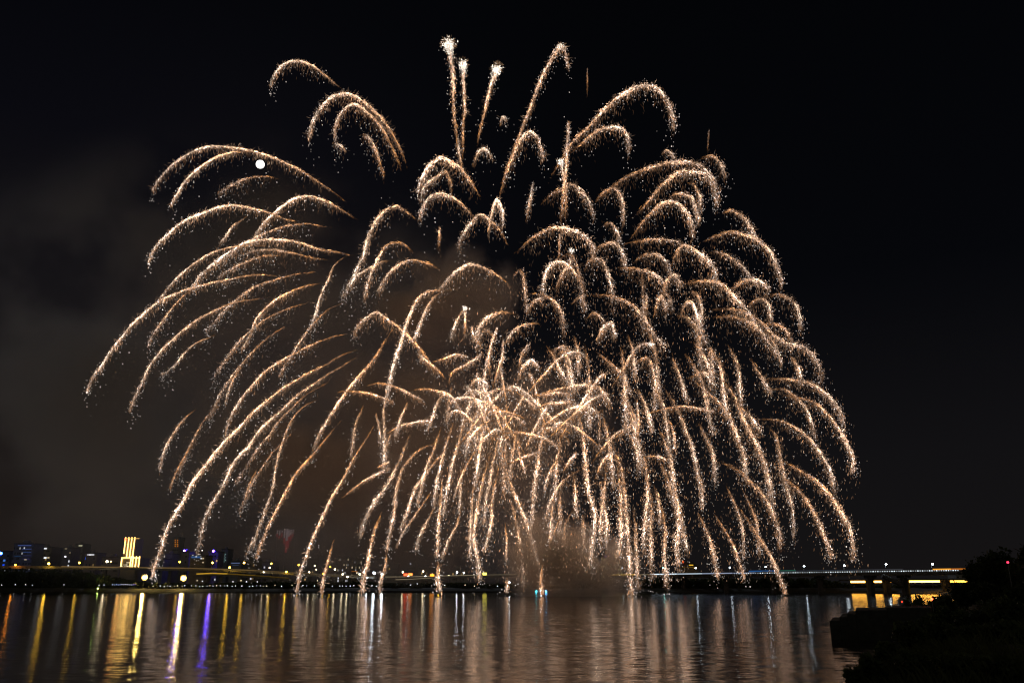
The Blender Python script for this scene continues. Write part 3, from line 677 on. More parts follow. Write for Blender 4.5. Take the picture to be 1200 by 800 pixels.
# ================================================================== FIREWORKS
SH, SE = spark_mat('hot_sparks', 1.0, 'AUTO'), spark_mat('fading_embers', 1.0, 'NONE')
HOT = np.array([1.0, .76, .56]); TIP = np.array([1.0, .78, .68]); WRM = np.array([1.0, .58, .28]); EMB = np.array([1.0, .44, .18]); PNK = np.array([1.0, .74, .66])
def smooth_poly(P, step=2.0):
    P = np.array(P, float)
    if len(P) == 2: P = np.array([P[0], P.mean(0), P[1]])
    Q = np.vstack([2 * P[0] - P[1], P, 2 * P[-1] - P[-2]]); outp = []
    for i in range(1, len(Q) - 2):
        p0, p1, p2, p3 = Q[i - 1], Q[i], Q[i + 1], Q[i + 2]
        n = max(3, int(np.linalg.norm(p2 - p1) / step)); t = np.linspace(0, 1, n, endpoint=False)[:, None]
        outp.append(.5 * ((2 * p1) + (-p0 + p2) * t + (2 * p0 - 5 * p1 + 4 * p2 - p3) * t ** 2 + (-p0 + 3 * p1 - 3 * p2 + p3) * t ** 3))
    outp.append(P[-1:]); return np.vstack(outp)
def spark_mesh(name, m, c, ax, hl, rad, Y, col, origin, parent=None):
    """c: (n,2) photo px, ax: (n,2) unit, hl/rad in px, Y depth, col (n,3): small spindles in 3-D"""
    keep = col.max(1) > (.07 if c[:, 0].mean() < 640 else .045)      # a spark this faint is out
    c, ax, hl, rad, col = c[keep], ax[keep], hl[keep], rad[keep], col[keep]; Y = Y[keep]
    n = len(c)
    C0 = at(c[:, 0], c[:, 1], Y); A = at(c[:, 0] - ax[:, 0] * hl, c[:, 1] - ax[:, 1] * hl, Y); B_ = at(c[:, 0] + ax[:, 0] * hl, c[:, 1] + ax[:, 1] * hl, Y)
    d = B_ - A; d /= np.linalg.norm(d, axis=1)[:, None] + 1e-9
    u = np.cross(d, np.array([0, 1.0, 0])); u /= np.linalg.norm(u, axis=1)[:, None] + 1e-9
    v_ = np.cross(d, u)
    r = (rad * Y / FPX)[:, None]
    an = rng.random(n)[:, None] * 6.28
    ring = [C0 + r * (u * np.cos(an + k * 2.0944) + v_ * np.sin(an + k * 2.0944)) for k in range(3)]
    VV = np.stack([A, ring[0], ring[1], ring[2], B_], 1).reshape(-1, 3) - np.array(origin)
    tri = np.array([[0, 2, 1], [0, 3, 2], [0, 1, 3], [4, 1, 2], [4, 2, 3], [4, 3, 1]])
    F = (tri[None] + (np.arange(n) * 5)[:, None, None]).reshape(-1, 3)
    me = bpy.data.meshes.new(name)
    me.vertices.add(len(VV)); me.vertices.foreach_set('co', VV.astype(np.float32).ravel())
    me.loops.add(F.size); me.loops.foreach_set('vertex_index', F.astype(np.int32).ravel())
    me.polygons.add(len(F)); me.polygons.foreach_set('loop_start', np.arange(0, F.size, 3, dtype=np.int32))
    at_ = me.attributes.new('spark_colour', 'FLOAT_COLOR', 'POINT')
    cc = np.repeat(np.hstack([col, np.ones((n, 1))]), 5, axis=0)
    at_.data.foreach_set('color', cc.astype(np.float32).ravel())
    me.update(calc_edges=True); me.materials.append(m)
    o = bpy.data.objects.new(name, me); C.objects.link(o)
    o.parent = parent; o['kind'] = 'stuff'
    return o
GAIN = 1.0
trails = []
def trail(P, w0=.8, w1=2.6, b=1.0, og=.3, fall=7.0, dens=1.0, hair=.5, head=0.0, dots=1.0, peak=.65, fade=.35, kind='arc', Y=None, core=None):
    if P[len(P) // 2][0] < 400 and P[0][1] > 60: w0, w1, b = w0 * .6, w1 * .72, b * 1.12
    b = b * float(np.exp(rng.normal() * .22)) if kind != 'rocket' else b
    S = smooth_poly(P); k_ = np.arange(len(S)) * 2.0
    S = S + np.stack([np.interp(k_, np.arange(0, k_[-1] + 60, 21.0), rng.normal(size=len(np.arange(0, k_[-1] + 60, 21.0)))) for _ in (0, 1)], 1) * (.35 if kind == 'thin' else .65)
    seg = np.linalg.norm(np.diff(S, axis=0), axis=1); cum = np.concatenate([[0], np.cumsum(seg)]); L = cum[-1]
    Yc = (470 + rng.uniform(-38, 38)) if Y is None else Y; dY = rng.uniform(-22, 22)
    def sample(s):
        x = np.interp(s * L, cum, S[:, 0]); y = np.interp(s * L, cum, S[:, 1])
        i = np.clip(np.searchsorted(cum, s * L) - 1, 0, len(S) - 2); T = S[i + 1] - S[i]; T = T / (np.linalg.norm(T, axis=1)[:, None] + 1e-9)
        return np.stack([x, y], 1), T
    # brightness along the length: dim start, bright towards the front, ragged tip
    clump = 1 + .5 * np.sin(np.linspace(0, L / 6.0, 64) + rng.random() * 6) * rng.uniform(.2, 1, 64)
    def prof(s):
        up = np.clip((s / peak), 0, 1) ** 1.3; q = np.clip((s - peak) / (1 - peak + 1e-6), 0, 1)
        return (.10 + .90 * up) * (1 - fade * q) * np.interp(s, np.linspace(0, 1, 64), clump) * np.clip(s / .22, .08, 1)
    n1 = int(L * 6.0 * dens); s = rng.random(n1) ** .85; s = s[rng.random(n1) < (1 - .85 * np.clip((s - .62) / .38, 0, 1))]; n1 = len(s)
    c, T = sample(s); w = w0 * .7 + (w1 - w0 * .7) * s ** 1.2
    Np = np.stack([-T[:, 1], T[:, 0]], 1)
    wide = np.where(rng.random(n1) < .55, .42, 1.05)
    off = rng.normal(size=n1) * w * wide
    c = c + Np * off[:, None]; c[:, 1] += np.abs(rng.normal(size=n1)) * w * .7
    br = prof(s) * b * rng.lognormal(-.25, .85, n1) * np.exp(-(off / (w * 1.6)) ** 2 * .5)
    mixo = np.clip(og + 1.0 * (1 - s) - .28 + rng.normal(size=n1) * .2, 0, 1)[:, None]
    tp = np.clip((s - .55) / .4, 0, 1)[:, None]; col = ((HOT * (1 - tp) + TIP * tp) * (1 - mixo) + EMB * mixo); pk = (rng.random(n1) < .12)[:, None]; col = np.where(pk, PNK * .9, col)
    ax = T + rng.normal(size=(n1, 2)) * .4; ax /= np.linalg.norm(ax, axis=1)[:, None]
    Yd = Yc + dY * (s - .5) + rng.normal(size=n1) * w * .5
    base = at(*S[len(S) // 2], Yc)
    o = bpy.data.objects.new('firework_trail', None); C.objects.link(o); o.location = base; o['base'] = base.tolist()
    # fine, nearly continuous white-hot filament along the axis
    cr = core if core is not None else (1.1 if P[len(P) // 2][0] < 610 else .5)
    n0 = int(L * cr); s0 = rng.random(n0) ** .9; c0, T0 = sample(s0); c0 = c0 + rng.normal(size=(n0, 2)) * (.22 * w1 + .14)
    b0 = b * prof(s0) * rng.lognormal(-.3, .95, n0) * np.clip((1 - s0) / .3, .1, 1); m0 = np.clip(og + 1.15 * (1 - s0) - .42, 0, 1)[:, None]
    col0 = (np.array([1, .82, .60]) * (1 - m0) + np.array([1, .42, .12]) * m0) * (b0 * 4.6)[:, None]
    ax0 = T0 + rng.normal(size=(n0, 2)) * .08; ax0 /= np.linalg.norm(ax0, axis=1)[:, None]
    cc_ = np.concatenate
    spark_mesh('spark_streak', SH, cc_([c, c0]), cc_([ax, ax0]), cc_([rng.uniform(.5, 1.6, n1), rng.uniform(1.5, 3.6, n0)]), cc_([rng.uniform(.18, .36, n1), rng.uniform(.13, .23, n0)]), cc_([Yd, Yc + dY * (s0 - .5)]), cc_([col * (br * 2.0 * GAIN)[:, None], col0]), base, o)
    # embers hanging below, hairs thrown out, loose white dots
    n2 = int(L * 6.0 * dens); s2 = rng.random(n2); c2, T2 = sample(s2); w2 = w0 + (w1 - w0) * s2
    drop = rng.exponential(1.0, n2) * fall * (.35 + .65 * np.sin(np.pi * np.clip(s2 * .9 + .1, 0, 1)))
    c2 = c2 + rng.normal(size=(n2, 2)) * w2[:, None] * .6; c2[:, 1] += drop
    ax2 = np.stack([rng.normal(size=n2) * .16 + T2[:, 0] * .1, np.ones(n2)], 1); ax2 /= np.linalg.norm(ax2, axis=1)[:, None]
    br2 = prof(s2) * b * rng.lognormal(-.85, .85, n2) * np.exp(-drop / (fall * 1.6 + 1e-6))
    m2 = np.clip(.45 + og * .5 + rng.normal(size=n2) * .2, 0, 1)[:, None]; col2 = (HOT * (1 - m2) + EMB * m2) * (br2 * .95 * GAIN)[:, None]
    hl2 = rng.uniform(1.0, 3.2, n2); r2 = rng.uniform(.18, .32, n2)
    n3 = int(L * 1.5 * hair * dens); s3 = rng.random(n3); c3, T3 = sample(s3); th = rng.random(n3) * 6.28; ax3 = np.stack([np.cos(th), np.sin(th) * .9 + .25], 1); ax3 /= np.linalg.norm(ax3, axis=1)[:, None]
    hl3 = rng.uniform(1.2, 3.4, n3); c3 = c3 + ax3 * (hl3 * rng.uniform(.8, 1.7, n3) + (w0 + (w1 - w0) * s3) * .4)[:, None]
    col3 = (HOT * .6 + EMB * .4) * (prof(s3) * b * rng.lognormal(-1.1, .5, n3) * GAIN)[:, None]; r3 = np.full(n3, .22)
    n4 = int(L * .55 * dots); s4 = 1 - rng.random(n4) ** 1.6 * .8; c4, T4 = sample(s4)
    c4 = c4 + rng.normal(size=(n4, 2)) * (w1 * 1.1 + 1.2); c4[:, 1] += rng.exponential(1.0, n4) * (fall * .9 + 2)
    ax4 = np.tile([[.3, .95]], (n4, 1)); hl4 = rng.uniform(.5, .85, n4); r4 = rng.uniform(.42, .68, n4); col4 = np.array([1.0, .86, .78]) * (b * rng.lognormal(-.75, .7, n4) * GAIN)[:, None]
    cat = np.concatenate
    s_all = cat([s2, s3, s4]); Y_all = Yc + dY * (s_all - .5) + rng.normal(size=len(s_all)) * 1.6
    spark_mesh('falling_embers', SE, cat([c2, c3, c4]), cat([ax2, ax3, ax4]), cat([hl2, hl3, hl4]), cat([r2, r3, r4]), Y_all, cat([col2, col3, col4]), base, o)
    if head:
        n5 = int(330 * head); e = S[-1]; T5 = S[-1] - S[-4]; T5 = T5 / np.linalg.norm(T5)
        back = rng.exponential(1, n5) * 5.0 * head
        c5 = e - T5 * back[:, None] + rng.normal(size=(n5, 2)) * (1.9 * np.exp(-back / 9) + .9)[:, None] * head ** .5
        th = rng.random(n5) * 6.28; ax5 = np.stack([np.cos(th), np.sin(th)], 1)
        col5 = np.array([1.0, .88, .74]) * (1.9 * rng.lognormal(-.1, .6, n5) * np.exp(-back / 11) * b)[:, None]
        n6 = int(70 * head); th6 = rng.random(n6) * 6.28; ax6 = np.stack([np.cos(th6), np.sin(th6)], 1); c6 = e + ax6 * rng.uniform(2, 8.5, n6)[:, None] * head ** .5
        spark_mesh('bright_head', SH, cat([c5, c6]), cat([ax5, ax6]), cat([rng.uniform(.7, 1.6, n5), rng.uniform(1.2, 2.6, n6)]), cat([rng.uniform(.28, .5, n5), np.full(n6, .24)]), Yc + dY * .5 + rng.normal(size=n5 + n6) * 1.5, cat([col5, np.array([1, .6, .34]) * rng.lognormal(-1.0, .5, n6)[:, None]]), base, o)
    tag(o, None, 'firework', 'gold firework trails of the display')
    trails.append((o, S, L, og, b, w1, kind))
    return o
def T(s, **k):
    v_ = [float(q) for q in s.replace(',', ' ').split()]
    return trail([(v_[i], v_[i + 1]) for i in range(0, len(v_), 2)], **k)

LFT = dict(w0=1.2, w1=1.9, fall=4.5, b=.9, og=.25, hair=.8)
# --- upper left
T('400,105 385,91 367,77 350,71 332,76 321,90 317,100', w0=1.5, w1=2.2, fall=6, b=.7, dots=1.3)
T('479,200 460,155 440,130 422,116 407,109 392,111 377,125 366,142 360,162', w0=2.0, w1=2.0, fall=9, b=.8, og=.4, hair=1)
T('472,205 455,162 437,137 420,124 407,126 397,137 393,150 394,162', w0=2.0, w1=1.6, fall=12, b=.75, og=.45)
T('452,212 444,185 432,162 424,158', w0=1.5, w1=2.6, fall=9, b=.4, og=.6, dots=2)
T('406,180 399,170 392,168', w0=1, w1=3, fall=6, b=.45, og=.3, dots=3)
T('408,240 382,220 350,198 320,184 295,176 270,171 245,171 222,179 205,190 190,205 178,222', w0=2.2, w1=1.7, fall=6, b=.95, og=.35, peak=.45)
T('300,178 270,179 250,185 232,197 217,212 207,228 200,240', w0=1.0, w1=1.7, fall=4, b=.85, peak=.4)
T('358,262 330,254 305,246 275,241 255,244 230,252 210,262 192,278 180,292 174,307', w0=1.8, w1=1.6, fall=4.5, b=1.1, peak=.6, fade=.3)
T('418,258 400,245 380,235 360,229 342,234 325,246 310,260 298,277', w0=1.9, w1=1.5, fall=5, b=.95, og=.35)
T('290,252 272,266 264,277 256,285', w1=1.6, fall=3, b=.6)
T('417,300 390,295 367,289 345,283 315,281 290,284 270,294 250,308 235,322 225,336', w0=1.8, w1=1.8, fall=7, b=1.05, og=.3)
T('320,288 285,288 255,294 235,303 218,315 202,330 190,345 184,354', w0=.8, w1=1.4, fall=5, b=.6, og=.35)
T('390,305 360,300 325,294 300,293 280,300', w0=1.5, w1=1.5, fall=9, b=.35, og=.6, fade=.8)
T('337,325 305,322 280,324 255,330 230,336 212,340 192,350 175,362 157,378 142,395 125,418 110,437 102,458', w0=1.5, w1=1.9, fall=5, b=.95, peak=.6)
T('320,347 297,350 275,354 255,362 235,372 217,385 200,399 190,410 177,427 167,445 157,465 152,480', w0=1.2, w1=1.9, fall=4, b=1.0, og=.35, peak=.55)
T('377,332 355,335 340,342 322,352 307,367 298,380 290,397 282,410', w0=1.2, w1=1.3, fall=5, b=.7, og=.55, peak=.5, fade=.6)
T('252,392 230,402 220,410 210,422 200,432 190,438', w0=1, w1=2, fall=3, b=.4, dots=2.5, dens=.6)
T('412,390 380,398 355,408 330,422 310,435 292,455 280,472 270,490 265,510', w0=1.1, w1=1.6, fall=4, b=.7, og=.5, peak=.6)
T('425,408 395,418 375,430 350,443 325,460 300,480 280,500 260,520 240,545 225,565 215,585 204,602 195,622 187,642 182,660 179,674', w0=1.3, w1=2.4, fall=4, b=1.05, og=.35, peak=.6, hair=1.1)
T('425,412 390,434 367,448 345,465 327,483 305,503 290,522 272,545 258,575 247,592 238,612 235,632 230,648', w0=1.3, w1=2.4, fall=4, b=1.15, og=.25, peak=.55, fade=.7, hair=1.2)
T('375,466 357,475 342,492 332,515 325,535 322,555 320,575 313,592 300,625 287,648', w0=1.2, w1=2.0, fall=4, b=.55, dots=1.8, dens=.8, peak=.3)
T('462,382 450,402 437,422 420,440 407,457 392,480 377,505 367,525', w0=1.2, w1=1.5, fall=5, b=.75, og=.6, peak=.5, fade=.5)
T('402,490 387,507 372,525 362,537 347,555 335,575 325,597 315,617 305,637 300,652', w0=1.0, w1=2.0, fall=3.5, b=.95, og=.75, peak=.5)
T('440,495 425,520 412,542 400,565 387,585 377,607 367,630 357,655 350,680 346,693', w0=1.0, w1=1.9, fall=3.5, b=.95, og=.45, peak=.5)
T('392,628 387,645 382,668 377,692', w0=.8, w1=2.2, fall=4, b=.7, og=.6)
T('232,478 215,492 202,510 192,527 187,550', w0=.8, w1=1.9, fall=3, b=.55, og=.3, dots=1.8)
T('230,517 217,532 207,552 199,572', w0=.6, w1=1.4, fall=3, b=.5, og=.85)
T('302,547 293,566 286,585', w0=.6, w1=1.6, fall=4, b=.4, og=.75, dots=2)
T('287,425 273,445 264,470', w0=.8, w1=1.8, fall=4, b=.45, og=.45, dots=2)
T('318,588 305,612 297,640', w0=.5, w1=1.3, fall=4, b=.3, og=.3, dots=2)
# --- upper centre left
T('490,262 480,250 465,241 450,247 440,260 432,277 425,297 417,317 407,335 400,347', w0=2.2, w1=2.6, fall=9, b=1.0, og=.2, peak=.4, dots=1.5)
T('560,262 552,252 542,241 530,231 515,227 502,234 494,246 491,256', w0=2.0, w1=2.3, fall=8, b=.85, og=.35)
T('562,232 552,215 540,197 530,190 517,184 505,192 496,207 491,224', w0=2.2, w1=2.6, fall=9, b=.9, og=.35, dots=1.4)
T('530,232 528,212 522,200 512,206 500,218 494,236', w0=2, w1=2.5, fall=8, b=.55, og=.4)
T('487,300 477,287 465,284 452,289 444,300 437,312 431,332 427,350', w0=1.2, w1=2.1, fall=9, b=.75, og=.5)
T('520,318 505,310 490,306 477,306 462,314 450,327 442,342', w0=1.5, w1=1.8, fall=8, b=.65, og=.5)
T('460,306 445,307 430,315 417,325 407,337', w0=1, w1=1.7, fall=6, b=.65, og=.25)
T('600,337 587,325 570,314 552,308 537,314 525,325 515,337', w0=1.6, w1=1.7, fall=8, b=.9, og=.4)
T('405,300 392,310 385,325 375,345 370,365 364,382', w0=1, w1=2.0, fall=5, b=.75, og=.2, dots=1.8)
T('535,339 517,340 502,341 490,350 482,365 475,382 470,400 462,425 455,450 450,472', w0=1.2, w1=2.0, fall=5, b=1.15, og=.2, peak=.4, fade=.3)
T('520,341 507,350 497,367 490,387 485,402', w0=1, w1=1.8, fall=5, b=.8, og=.25)
T('512,445 505,428 495,412 482,397 470,385 457,375 442,367 430,372 420,382 416,394', w0=1.5, w1=1.8, fall=9, b=.9, og=.6, peak=.3)
T('597,290 585,267 575,259 562,251 550,260 542,275 537,289', w0=1.6, w1=2.2, fall=9, b=.85, og=.35)
T('572,278 574,258 578,242 582,234 588,246 589,264', w0=1.6, w1=2.0, fall=8, b=1.3, og=.2, peak=.6)
T('514,292 515,278 515,265', w0=1.8, w1=1.3, fall=10, b=.6, og=.8)
T('545,395 545,378 545,360', w0=1.6, w1=.9, fall=7, b=1.0, og=.6, head=.25)
T('548,362 540,367 533,380 529,395', w0=1, w1=2, fall=7, b=.7, og=.2)
T('605,368 590,365 574,369 562,380 555,396', w0=1.2, w1=2.4, fall=9, b=.9, og=.4)
T('632,379 615,380 602,387 595,398', w0=1.2, w1=2.2, fall=8, b=1.0, og=.5)
# --- rockets at the top
T('536,185 535,160 532,120 530,85 525,50', w0=1.1, w1=2.6, fall=3, b=1.0, og=.5, head=1.35, kind='rocket', peak=.85, fade=0)
T('541,192 543,170 543,140 544,102 543,74', w0=1.2, w1=1.8, fall=3, b=1.0, og=.55, head=.8, kind='rocket', peak=.85, fade=0)
T('560,172 567,132 575,102 583,80', w0=1.1, w1=2.0, fall=4, b=1.0, og=.55, head=1.0, kind='rocket', peak=.85, fade=0)
T('583,235 597,190 610,155 619,132 630,102 642,77 652,60 658,54 663,62 666,78', w0=.8, w1=2.0, fall=5, b=.95, og=.5, head=.0, kind='rocket', peak=.8)
T('652,62 658,55', w0=2, w1=2, fall=3, b=.9, og=.1, head=.5, kind='rocket')
T('585,232 592,208 600,185 610,162 622,154 632,165 636,182', w0=1.0, w1=2.4, fall=9, b=.95, og=.45, dots=1.5)
T('553,197 560,178 570,175 578,187', w0=1.2, w1=2.3, fall=5, b=.8, og=.25, dots=1.5)
T('541,198 538,178 537,163', w0=1.4, w1=1.8, fall=8, b=.9, og=.2, dots=1.5)
T('586,148 589,137 594,141', w0=.6, w1=1.6, fall=4, b=.5, og=.3, dots=3)
T('641,215 655,192 667,170 690,147 710,127 730,110 750,101 767,102 780,115 787,130 790,147', w0=1.4, w1=2.9, fall=9, b=1.1, og=.4, peak=.6, dots=1.3)
T('668,182 685,165 702,152 720,149 732,152 737,165 736,175', w0=1.2, w1=2.8, fall=8, b=.85, og=.35, dots=1.5)
T('657,262 660,230 663,195 665,165 666,143', w0=2.4, w1=1.1, fall=8, b=1.15, og=.5, kind='rocket', peak=.5, fade=.4)
T('662,258 663,228 660,205 657,190', w0=1.8, w1=1.4, fall=8, b=1.0, og=.55, kind='rocket', head=.3)
T('688,108 689,80', w0=.8, w1=.4, fall=12, b=.22, og=.8, dots=0, hair=0, kind='rocket')
T('829,178 830,152', w0=.6, w1=.5, fall=9, b=.2, og=.5, dots=0, hair=0, kind='rocket')
T('775,182 782,176 792,183', w0=1.5, w1=2.5, fall=5, b=.55, og=.3, dots=2)
T('697,237 720,217 740,204 762,195 785,189 807,188 825,195 837,210 842,226', w0=1.3, w1=3.0, fall=10, b=.9, og=.45)
T('740,257 760,235 777,215 795,202 815,200 830,205 837,220 840,238', w0=1.2, w1=3.2, fall=9, b=.95, og=.4, dots=1.4)
T('820,186 835,182 845,192 850,208', w0=1.5, w1=2.8, fall=8, b=.6, og=.35, dots=2)
T('737,282 752,262 765,247 777,237 790,236 802,245 810,260 811,275', w0=1.1, w1=2.8, fall=10, b=1.0, og=.45, dots=1.4)
T('782,232 795,226 810,231 817,245 820,256', w0=1.4, w1=2.9, fall=8, b=.85, og=.3, dots=1.5)
T('803,214 813,215 821,230 821,248', w0=1.5, w1=2.8, fall=8, b=.7, og=.35, dots=1.5)
T('695,240 707,225 720,220 727,230 730,244 730,258', w0=1.3, w1=2.4, fall=9, b=.65, og=.4, dots=1.5)
T('616,262 618,245 622,228 625,214', w0=2.0, w1=1.3, fall=7, b=.7, og=.25, dots=2)
T('630,240 642,230 655,222 670,216 682,225 690,237 695,252', w0=1.4, w1=3.0, fall=10, b=.75, og=.4, dots=1.5)
T('603,297 620,280 635,271 652,266 670,269 685,277 695,288 694,303', w0=1.5, w1=3.2, fall=13, b=1.05, og=.4)
T('655,305 656,275', w0=1.1, w1=.8, fall=6, b=.7, og=.7, kind='rocket')
T('688,345 680,330 667,312 655,307 645,311 637,325 635,343', w0=1.2, w1=2.0, fall=7, b=.95, og=.3)
T('652,345 655,330 662,315 668,308 670,293', w0=2.2, w1=1.6, fall=9, b=.85, og=.45, head=.2)
T('697,297 705,287 720,284 730,295 734,312', w0=1.5, w1=2.8, fall=10, b=.75, og=.3, dots=1.5)
T('705,267 715,261 724,272 725,282', w0=1.5, w1=2.6, fall=8, b=.5, og=.3, dots=2)
T('682,322 690,305 705,303 712,317 716,335 719,350', w0=1.6, w1=2.8, fall=11, b=.9, og=.3, dots=1.4)
T('727,287 750,282 775,281 797,284', w0=1.5, w1=2.5, fall=14, b=.55, og=.6, dots=1)
T('740,310 752,300 767,297 780,307 786,322', w0=1.3, w1=2.6, fall=9, b=.7, og=.35, dots=1.5)
T('787,314 792,297 800,286 812,291 825,300 835,312 842,324', w0=1.2, w1=2.9, fall=12, b=1.05, og=.35)
T('817,287 835,277 857,272 875,275 890,282 905,297 912,315 917,333', w0=1.1, w1=3.0, fall=10, b=.9, og=.4, dots=1.4)
T('845,250 857,246 870,252 880,265 886,278', w0=1.4, w1=2.7, fall=7, b=.6, og=.35, dots=2)
T('827,296 842,295 857,302 870,312 880,326', w0=1.4, w1=2.5, fall=9, b=.6, og=.35, dots=1.6)
T('857,340 870,330 887,327 902,337', w0=1.2, w1=3.0, fall=10, b=.85, og=.4)
T('897,347 912,345 927,352 935,365 939,384', w0=1.6, w1=2.9, fall=10, b=.75, og=.3, dots=1.6)
T('875,362 887,350 900,355 905,374', w0=1.4, w1=2.7, fall=9, b=.75, og=.35)
T('800,332 820,329 837,330 855,342 870,357 886,376', w0=1.5, w1=3.2, fall=14, b=.8, og=.45)
T('830,362 855,362 875,367 895,380 912,395 925,402 945,407 957,422 963,442', w0=1.5, w1=3.2, fall=11, b=.85, og=.4, dots=1.5)
T('832,372 857,371 880,377 897,394 910,415', w0=1.2, w1=3.2, fall=12, b=.75, og=.45)
T('792,370 805,372 820,385 830,402', w0=1.4, w1=3.0, fall=10, b=.75, og=.35)
T('776,347 782,327 792,321 798,334', w0=1.2, w1=2.6, fall=9, b=.9, og=.45)
T('765,372 770,352 775,346 781,362', w0=1.2, w1=2.4, fall=9, b=.9, og=.5)
T('797,372 802,356 810,353 817,370 822,388', w0=1.3, w1=2.8, fall=10, b=1.0, og=.3)
T('808,340 817,345 822,360 822,376', w0=1.3, w1=2.8, fall=10, b=.85, og=.3)
T('720,315 742,315 765,320 780,332', w0=1.6, w1=2.8, fall=14, b=.7, og=.5)
T('690,346 715,347 740,356 755,372 765,390 782,404', w0=1.6, w1=2.8, fall=14, b=.8, og=.5)
T('617,344 635,345 650,352 660,370 662,388', w0=1.3, w1=2.4, fall=10, b=.85, og=.45)
T('617,372 626,354 640,348', w0=1.0, w1=2.2, fall=8, b=.5, og=.5)
T('705,398 710,381 717,379 722,394', w0=1.2, w1=2.2, fall=8, b=1.1, og=.25)
T('686,374 698,366 710,376', w0=1.2, w1=2.4, fall=9, b=.6, og=.5)
T('670,357 680,347 687,361', w0=1.2, w1=2.4, fall=8, b=.6, og=.4)
T('756,366 758,346', w0=2.2, w1=1.0, fall=6, b=.7, og=.6)
# --- right rim
T('890,445 912,444 935,445 952,450 970,462 982,477 988,497', w0=1.0, w1=3.0, fall=6, b=.75, og=.35, dots=1.5)
T('915,462 935,465 955,472 970,485 980,497 990,515 1000,535 998,552', w0=1.0, w1=2.6, fall=5, b=.85, og=.45, peak=.75)
T('900,455 920,457 937,470 950,487 955,510', w0=1.0, w1=2.2, fall=7, b=.6, og=.35, dots=1.5)
T('885,490 910,492 930,500 947,512 962,530 972,550 978,574', w0=1.0, w1=2.6, fall=7, b=.75, og=.35, dots=1.5)
T('912,536 930,545 945,554 957,563 973,581 985,600 996,622 1000,655', w0=1.3, w1=2.7, fall=5, b=.85, og=.5, peak=.6, fade=.6)
T('905,552 927,567 942,580 955,600 965,622 972,642 975,652', w0=1.3, w1=2.8, fall=5, b=.9, og=.5, peak=.8, fade=.1)
T('838,538 860,547 877,562 895,582 907,605 914,625 914,642', w0=1.6, w1=3.3, fall=7, b=.75, og=.5)
T('910,520 915,542 920,565 927,587 930,610 930,629', w0=2, w1=1.2, fall=5, b=.6, og=.25, dots=1.5)
T('862,592 882,617 897,640 910,665 920,693', w0=1.3, w1=2.0, fall=4, b=.85, og=.5, peak=.8, fade=.1)
T('870,572 882,597 887,617 890,648', w0=1.2, w1=1.6, fall=4, b=.65, og=.5, dots=1.5)
T('850,567 862,592 870,620 872,652', w0=1.0, w1=1.7, fall=4, b=.5, og=.3, dots=2)
T('835,600 850,622 862,645 872,678', w0=.6, w1=1.8, fall=3, b=.75, og=.6, peak=.7, fade=.2)
T('815,595 827,620 835,645 840,674', w0=1.6, w1=2.4, fall=4, b=.75, og=.4, dots=1.5)
T('880,515 895,540 902,565 906,590', w0=1.8, w1=2.2, fall=5, b=.65, og=.3, dots=1.5)
T('860,510 870,530 874,545 876,562', w0=1.8, w1=1.8, fall=5, b=.55, og=.3, dots=2)
T('830,510 837,535 838,565', w0=1.8, w1=1.6, fall=5, b=.5, og=.3, dots=2)
T('807,444 825,436 838,452', w0=1.2, w1=2.6, fall=9, b=.85, og=.4)
T('808,443 830,460 850,480 862,505 870,527 874,552', w0=1.6, w1=2.9, fall=9, b=.8, og=.45)
T('840,440 857,457 867,480 880,505 892,530 900,560 902,582', w0=1.8, w1=3.0, fall=8, b=.95, og=.35, peak=.4)
T('862,470 880,487 893,506', w0=1.6, w1=2.3, fall=7, b=.65, og=.35)
T('900,500 910,512 915,535 920,560 925,580', w0=1.8, w1=2.6, fall=6, b=.7, og=.35, dots=1.4)
T('753,486 765,482 785,477 810,476 838,481', w0=.7, w1=1.1, fall=4, b=.9, og=.7, kind='thin', hair=.2)
T('775,489 785,495 790,510 792,527', w0=.7, w1=1.1, fall=3, b=.9, og=.7, kind='thin', hair=.2)
T('775,450 790,472 802,497 812,525 822,572', w0=1.4, w1=2.4, fall=6, b=.85, og=.3)
T('817,492 827,510 835,530 838,558', w0=1.4, w1=2.4, fall=6, b=.6, og=.3, dots=1.5)
T('742,430 750,422 760,420 767,445 767,478', w0=1.2, w1=2.4, fall=9, b=.95, og=.4)
T('715,455 727,435 740,415 752,404 764,404', w0=.8, w1=1.6, fall=5, b=1.0, og=.5, head=.2)
# --- heart of the display
T('392,460 412,458 435,461 462,470', w0=.9, w1=1.0, fall=3, b=.95, og=.7, kind='thin', hair=.2, dots=.2)
T('425,454 440,449 457,451 477,459 497,470', w0=.9, w1=1.4, fall=5, b=.8, og=.65, kind='thin', hair=.3)
T('482,457 500,455 517,459 530,465 539,479', w0=.9, w1=1.4, fall=4, b=.95, og=.6, kind='thin', hair=.3)
T('536,466 520,462 512,472 507,487 500,502', w0=.9, w1=1.6, fall=4, b=.95, og=.3)
T('450,510 470,499 490,494 504,492', w0=.7, w1=1.2, fall=4, b=.8, og=.5, kind='thin', hair=.3)
T('400,584 422,566 440,556 457,548', w0=.8, w1=.9, fall=2, b=.9, og=.5, kind='thin', hair=.2, dots=.2)
T('440,548 457,540', w0=.7, w1=.9, fall=2, b=.8, og=.6, kind='thin', hair=.2, dots=.2)
T('520,519 500,523 485,531 472,546 467,565 462,595 457,625 453,642', w0=1.1, w1=2.1, fall=4, b=1.05, og=.45)
T('482,500 475,520 465,545 452,570 437,592 425,615 422,628', w0=1.3, w1=2.4, fall=4, b=1.15, og=.25)
T('448,598 437,627 432,655 427,675 425,693', w0=1.6, w1=2.2, fall=3, b=1.15, og=.45)
T('530,520 500,552 485,575 475,602 468,620', w0=1.1, w1=2.2, fall=4, b=.95, og=.4)
